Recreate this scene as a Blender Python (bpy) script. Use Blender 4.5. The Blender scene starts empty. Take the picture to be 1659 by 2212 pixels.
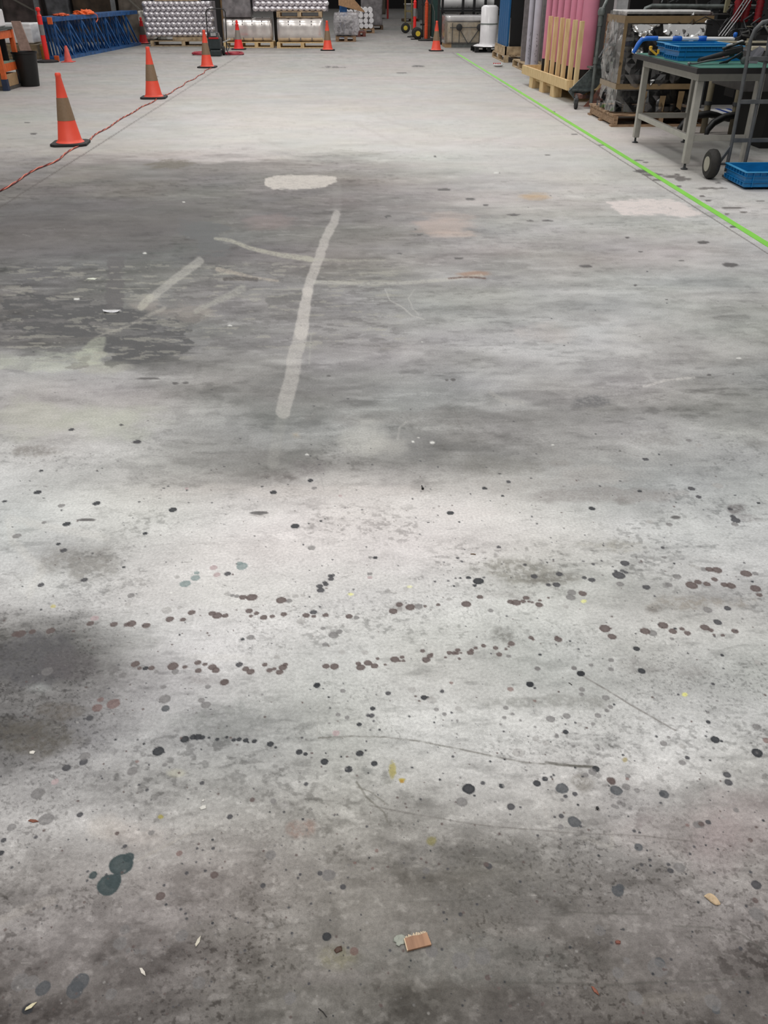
import bpy, bmesh, math, random
import numpy as np
from mathutils import Vector, Matrix
R = math.radians
C = bpy.context.scene.collection
SC = bpy.context.scene

# ------------------------------------------------------------------ camera
CAM_H, F_PX, PITCH, YAW = 1.47, 1789.0, R(32.4), R(2.1)
cam_d = bpy.data.cameras.new('camera'); cam = bpy.data.objects.new('camera', cam_d); C.objects.link(cam)
cam.location = (0, 0, CAM_H); cam.rotation_euler = (R(90) - PITCH, 0, -YAW)
cam_d.sensor_fit = 'VERTICAL'; cam_d.sensor_height = 24.0; cam_d.lens = F_PX / 2212 * 24.0
cam_d.clip_start = .05; cam_d.clip_end = 200
SC.camera = cam

# ------------------------------------------------------------------ light
w = bpy.data.worlds.new('world'); SC.world = w; w.use_nodes = True
w.node_tree.nodes['Background'].inputs[0].default_value = (1.0, .985, .965, 1)
w.node_tree.nodes['Background'].inputs[1].default_value = .5
def area(name, loc, sx, sy, watts, col=(1, .98, .95)):
    d = bpy.data.lights.new(name, 'AREA'); d.shape = 'RECTANGLE'; d.size = sx; d.size_y = sy; d.energy = watts; d.color = col
    o = bpy.data.objects.new(name, d); C.objects.link(o); o.location = loc; return o
for y in (-2.5, 3, 10, 17, 24, 31):
    for x in (-3.2, 2.2):
        area('unseen_overhead_lamp', (x, y, 6.2), 1.6, 3.0, 128 if y < 5 else 120)  # unseen overhead lamps; end rows added to brighten near floor and far rolls
SC.view_settings.view_transform = 'Standard'; SC.view_settings.look = 'None'
SC.view_settings.gamma = 1; SC.view_settings.exposure = 0.0; SC.view_settings.use_curve_mapping = False
LIGHT_K = 1.0          # floor radiance for a white surface under these lamps

# ------------------------------------------------------------------ geometry of the view, used to measure places on the ground
_c, _s = math.cos(PITCH), math.sin(PITCH); _cy, _sy = math.cos(YAW), math.sin(YAW)
def ray(px, py):
    v = py - 1106.; x = px - 829.5
    F = F_PX * _c - v * _s; D = F_PX * _s + v * _c
    return x * _cy + F * _sy, -x * _sy + F * _cy, D, F
def G(px, py, z=0.):
    r = ray(px, py); t = (CAM_H - z) / r[2]
    return (r[0] * t, r[1] * t, z)
def HT(P, py):
    r = ray(0, py); return CAM_H - (P[0] * _sy + P[1] * _cy) * r[2] / r[3]

def s2l(c): c = np.asarray(c, float) / 255.; return np.where(c <= .04045, c / 12.92, ((c + .055) / 1.055) ** 2.4)

# ------------------------------------------------------------------ materials
MATS = {}
def mat(name, rgb, rough=.5, metal=0., var=.12, scale=14., bump=0., trans=0., spec=None, stretch=None, col2=None, coat=0.):
    if name in MATS: return MATS[name]
    m = bpy.data.materials.new(name); m.use_nodes = True; nt = m.node_tree; N = nt.nodes; L = nt.links
    b = N['Principled BSDF']; c = s2l(rgb)
    tc = N.new('ShaderNodeTexCoord'); mp = N.new('ShaderNodeMapping'); L.new(tc.outputs['Object'], mp.inputs[0])
    if stretch: mp.inputs['Scale'].default_value = stretch
    nz = N.new('ShaderNodeTexNoise'); nz.inputs['Scale'].default_value = scale; nz.inputs['Detail'].default_value = 4
    L.new(mp.outputs[0], nz.inputs['Vector'])
    rp = N.new('ShaderNodeValToRGB'); L.new(nz.outputs['Fac'], rp.inputs[0])
    a = s2l(col2) if col2 is not None else c * (1 - var * 1.6)
    bb = np.minimum(c * (1 + var), 1)
    rp.color_ramp.elements[0].position = .32; rp.color_ramp.elements[1].position = .68
    rp.color_ramp.elements[0].color = (*a, 1); rp.color_ramp.elements[1].color = (*bb, 1)
    L.new(rp.outputs[0], b.inputs['Base Color'])
    b.inputs['Roughness'].default_value = rough; b.inputs['Metallic'].default_value = metal
    if spec is not None: b.inputs['Specular IOR Level'].default_value = spec
    if coat: b.inputs['Coat Weight'].default_value = coat
    if bump:
        bp = N.new('ShaderNodeBump'); bp.inputs['Strength'].default_value = bump; bp.inputs['Distance'].default_value = .01
        L.new(nz.outputs['Fac'], bp.inputs['Height']); L.new(bp.outputs[0], b.inputs['Normal'])
    MATS[name] = m; return m
def film_mat(name, opacity, tint, rough=.08, scale=9., bump=.8, lo=.45, hi=.62):
    """clear stretch film: mostly see-through, glossy, a little milky in its folds"""
    m = bpy.data.materials.new(name); m.use_nodes = True; nt = m.node_tree; N = nt.nodes; L = nt.links
    b = N['Principled BSDF']; b.inputs['Base Color'].default_value = (*s2l(tint), 1); b.inputs['Roughness'].default_value = rough
    b.inputs['Specular IOR Level'].default_value = .9
    tc = N.new('ShaderNodeTexCoord'); nz = N.new('ShaderNodeTexNoise'); nz.inputs['Scale'].default_value = scale; nz.inputs['Detail'].default_value = 5
    nz.inputs['Distortion'].default_value = 1.2
    L.new(tc.outputs['Object'], nz.inputs['Vector'])
    bp = N.new('ShaderNodeBump'); bp.inputs['Strength'].default_value = bump; bp.inputs['Distance'].default_value = .03
    L.new(nz.outputs['Fac'], bp.inputs['Height']); L.new(bp.outputs[0], b.inputs['Normal'])
    tr = N.new('ShaderNodeBsdfTransparent'); mx = N.new('ShaderNodeMixShader')
    rp = N.new('ShaderNodeMapRange'); rp.inputs[1].default_value = lo; rp.inputs[2].default_value = hi
    rp.inputs[3].default_value = opacity; rp.inputs[4].default_value = min(1, opacity * 1.9)
    L.new(nz.outputs['Fac'], rp.inputs[0]); L.new(rp.outputs[0], mx.inputs[0])
    L.new(tr.outputs[0], mx.inputs[1]); L.new(b.outputs[0], mx.inputs[2])
    L.new(mx.outputs[0], N['Material Output'].inputs[0]); return m

# ------------------------------------------------------------------ numeric noise (world metres)
def _hash(ix, iy, seed):
    h = (ix * 374761393 + iy * 668265263 + seed * 2147483647 + 974711) & 0xffffffff
    h = ((h ^ (h >> 13)) * 1274126177) & 0xffffffff
    return ((h ^ (h >> 16)) & 0xffff) / 65535.
def vnoise(x, y, seed=0):
    xi = np.floor(x).astype(np.int64); yi = np.floor(y).astype(np.int64)
    fx = x - xi; fy = y - yi; fx = fx * fx * (3 - 2 * fx); fy = fy * fy * (3 - 2 * fy)
    a = _hash(xi, yi, seed); b = _hash(xi + 1, yi, seed); c = _hash(xi, yi + 1, seed); d = _hash(xi + 1, yi + 1, seed)
    return (a + (b - a) * fx) + ((c + (d - c) * fx) - (a + (b - a) * fx)) * fy
def fbm(x, y, oct=4, seed=0):
    t = 0; amp = 1.; tot = 0
    for o in range(oct):
        t = t + amp * vnoise(x, y, seed + o * 17); tot += amp; amp *= .55
        x = x * 2.03 + 11.3; y = y * 2.03 - 7.7
    return t / tot * 2 - 1          # about -1..1

# ------------------------------------------------------------------ FLOOR: worn, stained concrete
pxs = np.concatenate([np.linspace(-1500, -60, 25), np.arange(-40, 1702, 1.95), np.linspace(1720, 3160, 25)])
pys = np.concatenate([np.arange(-8, 60, 2.), np.arange(60, 2240, 1.95), np.array([2260, 2300])])
PX, PY = np.meshgrid(pxs, pys)
_v = PY - 1106; _x = PX - 829.5
_F = F_PX * _c - _v * _s; _D = F_PX * _s + _v * _c
WX = (_x * _cy + _F * _sy) * CAM_H / _D; WY = (-_x * _sy + _F * _cy) * CAM_H / _D
def smooth(e0, e1, x): t = np.clip((x - e0) / (e1 - e0), 0, 1); return t * t * (3 - 2 * t)
gx = [0, 150, 300, 450, 600, 750, 900, 1050, 1200, 1350, 1500, 1659]
#SOIL_AND_LIGHT map: slab tone, dirt together with far dimness and grazing sheen put into the colour, sampled roughly every half step of the walk
SOIL_AND_LIGHT = {
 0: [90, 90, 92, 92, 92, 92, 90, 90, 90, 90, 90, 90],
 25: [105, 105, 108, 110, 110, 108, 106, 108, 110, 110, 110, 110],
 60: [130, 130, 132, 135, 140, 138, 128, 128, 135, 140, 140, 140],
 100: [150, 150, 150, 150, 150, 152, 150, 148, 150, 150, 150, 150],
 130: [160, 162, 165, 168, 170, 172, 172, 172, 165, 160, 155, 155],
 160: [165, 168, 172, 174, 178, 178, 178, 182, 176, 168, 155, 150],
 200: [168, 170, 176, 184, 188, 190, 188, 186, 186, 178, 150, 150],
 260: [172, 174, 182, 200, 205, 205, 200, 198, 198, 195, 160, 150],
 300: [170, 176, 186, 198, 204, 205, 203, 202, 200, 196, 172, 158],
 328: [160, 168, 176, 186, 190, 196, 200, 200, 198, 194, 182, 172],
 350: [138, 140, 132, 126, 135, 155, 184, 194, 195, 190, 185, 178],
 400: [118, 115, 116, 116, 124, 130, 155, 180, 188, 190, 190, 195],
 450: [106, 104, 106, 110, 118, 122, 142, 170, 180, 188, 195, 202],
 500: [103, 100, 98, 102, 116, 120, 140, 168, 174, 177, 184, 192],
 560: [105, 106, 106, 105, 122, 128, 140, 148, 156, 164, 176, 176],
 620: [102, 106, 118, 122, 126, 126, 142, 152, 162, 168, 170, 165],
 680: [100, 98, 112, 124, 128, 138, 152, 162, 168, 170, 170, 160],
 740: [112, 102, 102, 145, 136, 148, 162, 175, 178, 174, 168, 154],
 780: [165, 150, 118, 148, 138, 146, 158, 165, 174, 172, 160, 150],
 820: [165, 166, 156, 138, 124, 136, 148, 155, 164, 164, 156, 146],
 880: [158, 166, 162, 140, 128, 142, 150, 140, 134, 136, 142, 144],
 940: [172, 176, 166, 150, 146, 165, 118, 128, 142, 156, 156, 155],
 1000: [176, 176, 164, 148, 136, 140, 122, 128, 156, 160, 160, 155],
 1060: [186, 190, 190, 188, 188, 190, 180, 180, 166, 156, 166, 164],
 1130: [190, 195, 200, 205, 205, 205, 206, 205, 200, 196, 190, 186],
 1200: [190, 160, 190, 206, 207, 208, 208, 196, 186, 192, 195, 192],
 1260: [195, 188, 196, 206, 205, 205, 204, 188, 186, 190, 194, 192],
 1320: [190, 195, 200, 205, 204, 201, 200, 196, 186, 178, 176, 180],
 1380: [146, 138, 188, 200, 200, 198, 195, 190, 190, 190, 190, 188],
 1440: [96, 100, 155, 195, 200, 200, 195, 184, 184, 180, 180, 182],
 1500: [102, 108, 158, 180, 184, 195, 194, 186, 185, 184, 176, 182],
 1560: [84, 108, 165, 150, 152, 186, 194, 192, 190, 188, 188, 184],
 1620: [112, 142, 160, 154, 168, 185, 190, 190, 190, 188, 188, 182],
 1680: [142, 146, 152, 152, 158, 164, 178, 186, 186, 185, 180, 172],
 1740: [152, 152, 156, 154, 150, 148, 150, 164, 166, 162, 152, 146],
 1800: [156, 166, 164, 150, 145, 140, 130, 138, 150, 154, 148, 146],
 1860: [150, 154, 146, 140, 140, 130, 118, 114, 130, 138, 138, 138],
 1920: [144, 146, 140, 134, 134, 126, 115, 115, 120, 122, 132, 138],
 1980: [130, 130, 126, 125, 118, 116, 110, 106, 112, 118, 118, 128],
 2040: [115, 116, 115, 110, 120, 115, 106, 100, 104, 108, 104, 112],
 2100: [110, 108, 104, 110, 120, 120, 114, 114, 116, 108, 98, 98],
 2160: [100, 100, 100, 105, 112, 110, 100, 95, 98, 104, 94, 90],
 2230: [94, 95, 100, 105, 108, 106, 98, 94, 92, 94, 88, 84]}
gyk = np.array(sorted(SOIL_AND_LIGHT)); gv = np.array([SOIL_AND_LIGHT[k] for k in gyk], float)
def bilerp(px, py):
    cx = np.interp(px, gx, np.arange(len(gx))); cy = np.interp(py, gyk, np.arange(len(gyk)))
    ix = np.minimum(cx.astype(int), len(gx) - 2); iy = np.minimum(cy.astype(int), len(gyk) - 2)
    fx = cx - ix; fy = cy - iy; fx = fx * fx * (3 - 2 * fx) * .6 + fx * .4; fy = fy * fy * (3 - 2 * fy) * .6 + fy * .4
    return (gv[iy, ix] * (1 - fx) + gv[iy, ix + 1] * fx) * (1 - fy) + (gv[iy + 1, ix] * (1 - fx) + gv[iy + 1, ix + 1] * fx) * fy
# ragged edges: the tone grid is sampled through a warp laid out in metres, streaked along the sweep of the scrubber (across the lane)
wmag = np.clip((PY + 30) / 900., .1, 1.)
wx = fbm(WX * 1.9, WY * 2.6, 7, 3) * 1.3; wy = fbm(WX * 1.5, WY * 2.8, 7, 91) * 1.3
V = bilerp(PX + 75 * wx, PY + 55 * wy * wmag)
far = smooth(900, 250, PY)
amp = np.interp(PY, [0, 100, 300, 420, 900, 1100, 1500, 1900, 2212], [2, 5, 4, 8, 11, 7, 8, 12, 14])
m1 = fbm(WX * 3.2, WY * 5.5, 6, 7); m2 = fbm(WX * 1.1, WY * 8, 5, 23); m3 = fbm(WX * 9 + wx, WY * 14 + wy, 5, 29)
V = V + amp * 2.1 * m1 + amp * 1.2 * m2 + amp * 1.5 * m3
V = V - amp * 1.3 * smooth(.12, .4, fbm(WX * 5, WY * 12, 5, 57)) * smooth(215, 150, V) - amp * smooth(.1, .3, fbm(WX * 14, WY * 20, 5, 71) * (.6 + fbm(WX * 2, WY * 3, 3, 6)))
dm = fbm(WX * 1.4, WY * 2.1, 4, 101)
V = V - 19 * smooth(.16, .45, fbm(WX * 14, WY * 40, 5, 81)) * smooth(-.3, .4, dm) * smooth(120, 420, PY)
V = V + 17 * smooth(.18, .4, fbm(WX * 8, WY * 28, 5, 83)) * smooth(-.3, .5, -dm) * smooth(210, 120, V) * smooth(330, 430, PY)
V = V - 34 * smooth(.14, .4, fbm(WX * 60, WY * 75, 4, 85) + .22 * fbm(WX * 3.1, WY * 4.3, 4, 86)) * smooth(-.12, .3, fbm(WX * 2.6, WY * 4, 5, 87)) * smooth(800, 1100, PY)
V = V - 30 * smooth(.22, .42, fbm(WX * 150, WY * 170, 3, 88)) * smooth(-.2, .35, fbm(WX * 4, WY * 6, 4, 89)) * smooth(1100, 1400, PY)
V = V + 16 * smooth(.2, .45, fbm(WX * 45, WY * 60, 4, 90)) * smooth(1500, 1800, PY)
fine = fbm(WX * 38, WY * 44, 4, 41)
V = V + np.interp(PY, [400, 800, 1300, 2212], [0, 6, 9, 13]) * fine
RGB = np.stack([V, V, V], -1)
hue = fbm(WX * .9, WY * 1.3, 3, 63); hue2 = fbm(WX * 1.6, WY * 2., 3, 77)
warm = np.interp(PY, [0, 300, 430, 900, 1200, 1600, 1900, 2212], [2, 4, 2, 0, 1, 0, 3, 3])
RGB[..., 0] += warm * .8 + hue * 4; RGB[..., 1] += -.4 - hue * 1.2 + hue2; RGB[..., 2] += -warm * .8 - hue * 1.5 - hue2 * 3 - 1

def win(x0, x1, y0, y1):
    j0, j1 = np.searchsorted(pxs, [x0, x1]); i0, i1 = np.searchsorted(pys, [y0, y1]); return slice(i0, i1 + 1), slice(j0, j1 + 1)
def blend(w, m, col): RGB[w] = RGB[w] * (1 - m[..., None]) + np.asarray(col, float) * m[..., None]
def shade(w, m, k): RGB[w] = RGB[w] * (1 - m[..., None] * (1 - k))
def poly_sd(X, Y, P):
    d = np.full(X.shape, 1e9); ins = np.zeros(X.shape, bool); n = len(P)
    for i in range(n):
        ax, ay = P[i]; bx, by = P[(i + 1) % n]; ex, ey = bx - ax, by - ay
        t = np.clip(((X - ax) * ex + (Y - ay) * ey) / (ex * ex + ey * ey + 1e-9), 0, 1)
        d = np.minimum(d, np.hypot(X - ax - t * ex, Y - ay - t * ey))
        cnd = ((ay > Y) != (by > Y)) & (X < (bx - ax) * (Y - ay) / (by - ay + 1e-9) + ax); ins ^= cnd
    return np.where(ins, d, -d)
def patch(P, col, alpha, soft=6, rag=12, sx=9, sy=16, seed=5, ero=0.):
    xs = [p[0] for p in P]; ys = [p[1] for p in P]; w = win(min(xs) - 40, max(xs) + 40, min(ys) - 30, max(ys) + 30)
    d = poly_sd(PX[w], PY[w], P) + rag * fbm(WX[w] * sx, WY[w] * sy, 5, seed)
    m = smooth(-soft, soft, d)
    if ero: m = m * (1 - smooth(.1, .22, fbm(WX[w] * sx * 1.3, WY[w] * sy * 1.6, 5, seed + 3)) * ero)
    blend(w, m * alpha, col)
def stroke(P, hw, col, alpha, soft=1.6, speck=0., seed=1, warp=0., hw2=None):
    xs = [p[0] for p in P]; ys = [p[1] for p in P]; pad = max(hw, hw2 or 0) + 10; w = win(min(xs) - pad, max(xs) + pad, min(ys) - pad, max(ys) + pad)
    X = PX[w] + warp * fbm(WX[w] * 9, WY[w] * 9, 3, seed); Y = PY[w] + warp * .6 * fbm(WX[w] * 9, WY[w] * 9, 3, seed + 5)
    d = np.full(X.shape, 1e9); n = len(P) - 1
    for i in range(n):
        ax, ay = P[i]; bx, by = P[i + 1]; ex, ey = bx - ax, by - ay
        t = np.clip(((X - ax) * ex + (Y - ay) * ey) / (ex * ex + ey * ey + 1e-9), 0, 1)
        hh = hw + ((hw2 - hw) * (i + t) / n if hw2 is not None else 0)
        d = np.minimum(d, np.hypot(X - ax - t * ex, Y - ay - t * ey) - hh)
    m = smooth(soft, -soft, d)
    if speck: m = m * (1 - speck * smooth(-.05, .25, fbm(WX[w] * 70, WY[w] * 60, 4, seed + 9)))
    blend(w, m * alpha, col)
def blob(x, y, rx, ry, col, alpha, seed=1, hard=.35, speck=0., fr=10., rag=.45, ang=0.):
    w = win(x - rx * 1.9, x + rx * 1.9, y - ry * 1.9 - 2, y + ry * 1.9 + 2)
    dx = PX[w] - x; dy = PY[w] - y; ca, sa = math.cos(ang), math.sin(ang)
    u = (dx * ca + dy * sa) / rx; v = (-dx * sa + dy * ca) / ry
    d = np.hypot(u, v) + rag * fbm(WX[w] * fr, WY[w] * fr, 4, seed)
    m = smooth(1 + hard, 1 - hard, d)
    if speck: m = m * (1 - speck * smooth(-.1, .15, fbm(WX[w] * 90, WY[w] * 80, 4, seed + 2)))
    blend(w, m * alpha, col)
# --- peeled coating, bare islands
patch([(0,655),(60,632),(130,640),(250,655),(300,668),(330,690),(380,680),(438,688),(400,720),(415,745),(400,765),(300,785),(240,785),(225,760),(232,745),(100,735),(0,718)], (82,82,83), .95, 1.2, 24, 7, 14, 5, .8)
patch([(232,560),(268,560),(262,668),(228,668)], (92,90,91), .7, 1.5, 12, 8, 14, 15)
patch([(392,478),(500,488),(478,510),(505,545),(430,548),(425,520),(380,505)], (97,99,100), .75, 1.5, 16, 8, 14, 8)
patch([(0,440),(120,430),(480,440),(380,505),(360,552),(240,555),(120,548),(0,545)], (99,96,97), .45, 8, 22, 4, 8, 44)
patch([(140,795),(195,765),(190,790),(160,800)], (84,80,80), .7, 2, 10, 12, 18, 9)
patch([(575,645),(655,630),(650,650),(580,662)], (100,99,98), .6, 2, 8, 9, 14, 10)
patch([(0,765),(150,770),(220,735),(215,765),(240,795),(120,800),(0,795)], (186,190,176), .55, 6, 20, 5, 9, 12, .4)
patch([(270,650),(330,640),(345,665),(440,655),(470,680),(420,695),(300,672)], (158,150,142), .45, 6, 14, 7, 12, 13, .4)
patch([(200,735),(225,730),(225,770),(200,790),(150,785)], (176,180,162), .5, 4, 16, 8, 12, 21, .4)
for (x0,y0,x1,y1,sd) in ((0,560,560,660,31),(0,660,440,790,33),(430,560,900,760,35)):
    w_ = win(x0, x1, y0, y1); n_ = fbm(WX[w_]*9, WY[w_]*22, 5, sd)
    e_ = smooth(0, 40, PX[w_]-x0+10)*smooth(0, 60, x1-PX[w_])*smooth(0, 15, PY[w_]-y0)*smooth(0, 15, y1-PY[w_])
    blend(w_, smooth(.22, .3, n_)*.45*e_, (165,163,152)); blend(w_, smooth(.25, .33, -n_)*.4*e_, (96,94,94))
# --- broad smears
for a in [(575,1030,52,13,(92,88,86),.75,.6),(560,1112,30,5,(120,115,112),.5,.5),(545,985,60,16,(118,116,114),.5,.6),(660,1005,30,14,(112,108,108),.55,.6),(430,990,45,14,(130,128,126),.4,.6),
          (1280,868,38,11,(98,98,100),.7,.5),(1340,848,45,10,(120,118,118),.4,.5),(1130,1235,75,20,(118,116,108),.5,.7),(1185,1250,50,12,(108,106,100),.6,.7),(1410,1317,22,12,(112,108,104),.7,.5),
          (1090,1372,24,17,(110,110,106),.65,.6),(1105,1285,60,10,(150,148,146),.4,.5),(80,975,45,10,(126,122,118),.55,.6),(300,1385,60,20,(150,150,148),.3,.3),(1510,1300,95,16,(138,132,124),.6,.7),
          (1330,1180,60,14,(160,158,150),.6,.6),(470,1560,90,32,(128,130,128),.55,.5),(160,1210,85,28,(134,132,128),.65,.5),(60,1440,95,50,(84,83,86),.75,.35),(150,1440,60,30,(88,84,86),.6,.4),(60,1590,95,36,(86,82,76),.75,.45),
          (140,1535,50,18,(92,86,80),.6,.5),(795,1663,22,12,(92,94,92),.75,.5),(840,1690,20,26,(118,118,112),.5,.6),(645,1790,34,16,(134,108,98),.5,.6),(735,2068,48,28,(112,108,84),.5,.5),(1155,1515,120,12,(126,126,122),.4,.7),
          (1060,1520,40,12,(130,130,126),.4,.6),(1250,1690,26,22,(118,114,108),.55,.7),(1500,1450,50,20,(136,134,132),.4,.6),(1345,1085,22,9,(128,126,124),.7,.5),(1395,945,60,14,(136,134,132),.45,.7),(1630,958,20,9,(128,128,126),.6,.6),
          (1400,1440,40,14,(128,126,124),.4,.7),(1590,1100,16,9,(96,92,92),.6,.6),(1615,1120,30,10,(110,106,106),.4,.6),(1150,1050,120,16,(150,146,142),.3,.6),(700,1265,18,26,(160,158,158),.35,.5),(865,1310,18,10,(118,114,112),.6,.6),
          (425,1470,30,12,(130,124,124),.3,.5),(370,355,36,9,(104,98,86),.7,.2),(640,940,14,10,(165,150,125),.5,.5),(1050,1010,80,18,(118,116,112),.4,.5),(900,960,70,30,(112,112,112),.45,.3),(1000,900,240,14,(120,118,116),.4,.3),
          (1290,1070,150,12,(138,134,132),.55,.3),(1200,1000,60,12,(130,126,122),.35,.3),(700,830,120,16,(118,118,118),.3,.3),(560,880,70,30,(122,124,122),.35,.3),(1020,2070,200,50,(96,97,94),.35,.4),(1120,1930,120,40,(100,98,96),.35,.4),
          (1000,1850,140,26,(104,102,100),.35,.6),(700,1990,150,30,(108,105,102),.3,.3),(480,2010,120,30,(118,115,110),.3,.3)]:
    blob(a[0], a[1], a[2], a[3], a[4], a[5], seed=int(a[0]) % 97, speck=a[6], hard=.42, rag=1.15, fr=9 + 900 / a[1] * 0)
for a in [(785,950,50,30,(190,189,184),.5),(830,965,50,18,(190,188,182),.4),(1150,424,34,6,(196,158,112),.5),(960,488,50,12,(196,172,162),.45),(985,505,45,8,(206,184,172),.5),(590,480,50,14,(140,122,120),.4),(965,470,60,10,(184,168,160),.4),
          (1030,592,26,5,(160,128,108),.7),(1180,720,70,20,(190,182,178),.4),(235,795,50,12,(186,186,168),.3),(300,1800,60,28,(186,176,170),.35),(230,1785,40,26,(182,174,166),.35),(90,1485,36,14,(168,172,170),.5),(1360,720,60,24,(190,188,184),.3),
          (60,905,90,30,(172,174,158),.4),(240,910,120,28,(166,172,152),.35),(1480,1800,120,40,(160,148,146),.25),(1600,1780,80,60,(158,142,142),.3),(1545,1830,60,60,(150,136,138),.25),(385,1670,20,9,(178,176,160),.6),(700,2110,100,16,(130,124,122),.3),
          (1300,1030,90,20,(176,170,166),.3),(660,1060,250,12,(198,192,188),.35),(1010,1110,90,12,(205,200,198),.4),(480,1420,80,8,(205,203,200),.3),(580,1265,300,30,(208,207,204),.25),(860,1090,220,30,(210,206,204),.25)]:
    blob(a[0], a[1], a[2], a[3], a[4], a[5], seed=int(a[1]) % 89, hard=.5, fr=7, rag=1.)
# --- worn white paint stripes and wheel scuffs
PAINT = (200, 195, 190)
stroke([(727,462),(722,480),(704,510),(693,545),(676,590),(664,630)], 8, PAINT, .62, 2, .14, 3, 3, 11)
stroke([(664,630),(656,680),(650,720)], 11, (196,191,186), .72, 2, .12, 6, 3, 15)
stroke([(650,720),(638,765),(628,820),(618,860),(612,888)], 15, (192,188,183), .55, 2.5, .2, 9, 3, 16)
stroke([(728,400),(728,465)], 9, (150,148,146), .3, 4, .3, 12)
stroke([(612,888),(596,960),(590,1000)], 12, (166,166,160), .25, 4, .4, 14)
stroke([(672,720),(668,785)], 2, (170,170,164), .4, 1.5, .4, 16)
stroke([(465,515),(500,520),(540,536),(600,550),(672,560)], 3, (184,182,166), .65, 1.6, .4, 18, 2, 6)
stroke([(672,560),(740,563),(830,562)], 3.5, (176,175,164), .5, 1.6, .5, 20, 2, 2)
stroke([(470,582),(510,590),(545,600),(600,607)], 5, (180,170,156), .6, 1.6, .45, 22, 2, 2.5)
stroke([(680,609),(780,613),(870,611),(960,604),(1040,596)], 3.5, (190,188,180), .55, 1.6, .4, 24, 2, 4)
stroke([(1040,598),(1090,592),(1150,580)], 2.5, (176,174,170), .35, 1.6, .4, 25)
stroke([(968,602),(1010,598),(1048,602)], 2, (88,66,58), .75, 1.2, .5, 26, 2)
stroke([(486,603),(520,601),(555,604)], 4.5, (72,68,66), .75, 1.4, .3, 27, 2)
stroke([(432,564),(380,602),(325,645)], 9, (176,174,168), .6, 2, .25, 28, 3, 8)
stroke([(322,645),(306,662)], 9, (180,178,166), .6, 2, .4, 29, 5)
stroke([(355,665),(300,693),(250,712),(205,729)], 4, (170,167,158), .5, 1.6, .5, 30, 4, 1.5)
stroke([(525,622),(480,645),(425,672)], 8, (172,172,162), .5, 3, .5, 32, 6, 5)
stroke([(832,625),(842,648),(866,662),(890,682),(915,690)], 1.3, (190,188,184), .5, 1, .2, 34, 2)
stroke([(895,626),(882,644),(890,665),(905,680)], 1.3, (190,188,184), .4, 1, .2, 35, 2)
stroke([(880,910),(862,925),(860,948)], 2, (190,188,184), .4, 1.5, .2, 36, 2)
stroke([(60,1285),(90,1230),(30,1170),(20,1120),(160,1150),(230,1160)], 9, (205,203,198), .3, 5, .3, 37, 6)
stroke([(1060,848),(1085,865),(1130,872)], 5, (176,174,170), .4, 2, .5, 38, 3)
stroke([(1390,835),(1440,822),(1500,815)], 2.5, (214,210,206), .5, 1.4, .6, 39, 2)
stroke([(688,1594),(760,1591),(830,1592),(900,1600),(1000,1619),(1060,1632),(1130,1646),(1230,1654),(1290,1656)], 1.6, (92,90,84), .6, 1.3, .55, 40, 3)
stroke([(1180,1646),(1250,1655),(1290,1657)], 2.6, (70,68,62), .6, 1.4, .3, 41, 2)
stroke([(1252,1456),(1310,1490),(1360,1522),(1460,1578)], 1.5, (104,100,96), .6, 1.2, .4, 42, 2)
stroke([(690,1520),(684,1590)], 1, (150,148,144), .4, 1, .4, 43)
stroke([(800,1740),(900,1760),(1060,1785),(1240,1800),(1390,1806),(1500,1818)], 1.4, (94,90,86), .45, 1.2, .4, 44, 3)
stroke([(870,1948),(990,1945),(1090,1935),(1180,1925)], 1.6, (84,82,78), .4, 2, .3, 45, 5)
stroke([(1188,1968),(1280,1972),(1400,1976)], 1.6, (84,82,78), .45, 1.5, .3, 46, 2)
stroke([(1460,2002),(1530,2004),(1600,2018),(1659,2060)], 2, (82,80,76), .45, 1.6, .3, 47, 4)
stroke([(1060,2122),(1180,2124),(1290,2128),(1420,2120),(1659,2115)], 2.4, (78,76,72), .5, 2.5, .3, 48, 8)
stroke([(0,2178),(60,2166),(125,2146)], 1.4, (82,78,74), .5, 1.2, .3, 49, 2)
stroke([(830,2180),(900,2165),(980,2135)], 1.4, (84,82,78), .45, 1.2, .3, 50, 2)
stroke([(1390,2160),(1540,2150)], 12, (128,122,114), .35, 8, .4, 51, 6)
stroke([(0,1990),(60,1962),(115,1942)], 9, (152,146,140), .35, 4, .3, 52, 4)
stroke([(290,1862),(350,1832),(430,1788)], 2.4, (166,160,152), .4, 2, .4, 53, 3)
stroke([(770,1690),(790,1720),(830,1755),(838,1775)], 2, (96,94,86), .6, 1.4, .3, 54, 4)
stroke([(770,1700),(800,1712),(838,1740)], 1.6, (100,98,90), .5, 1.4, .3, 55, 4)
stroke([(1175,1740),(1185,1775),(1200,1800)], 3, (176,172,168), .35, 3, .3, 56, 3)
stroke([(1260,1810),(1320,1830),(1322,1800)], 5, (168,164,158), .4, 3, .3, 57, 3)
stroke([(660,975),(690,1010),(700,1060)], 1, (140,138,136), .4, 1, .3, 58)
stroke([(980,880),(990,910),(1000,930)], 1, (110,106,104), .5, 1, .3, 59)
stroke([(1380,1785),(1385,1765),(1404,1770)], 7, (120,112,112), .35, 3, .2, 61, 3)
for k in range(7):
    stroke([(1190 + k * 3, 290), (1192 + k * 3, 291)], 1, (150,148,146), .2, 1)
for (x0,y0,x1,y1) in ((770,268,960,330),(820,255,1060,300),(900,310,1120,288),(560,300,760,345)):
    stroke([(x0,y0),((x0+x1)/2,(y0+y1)/2+14),(x1,y1)], 3, (176,170,166), .25, 3, .3, x0, 4)
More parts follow.
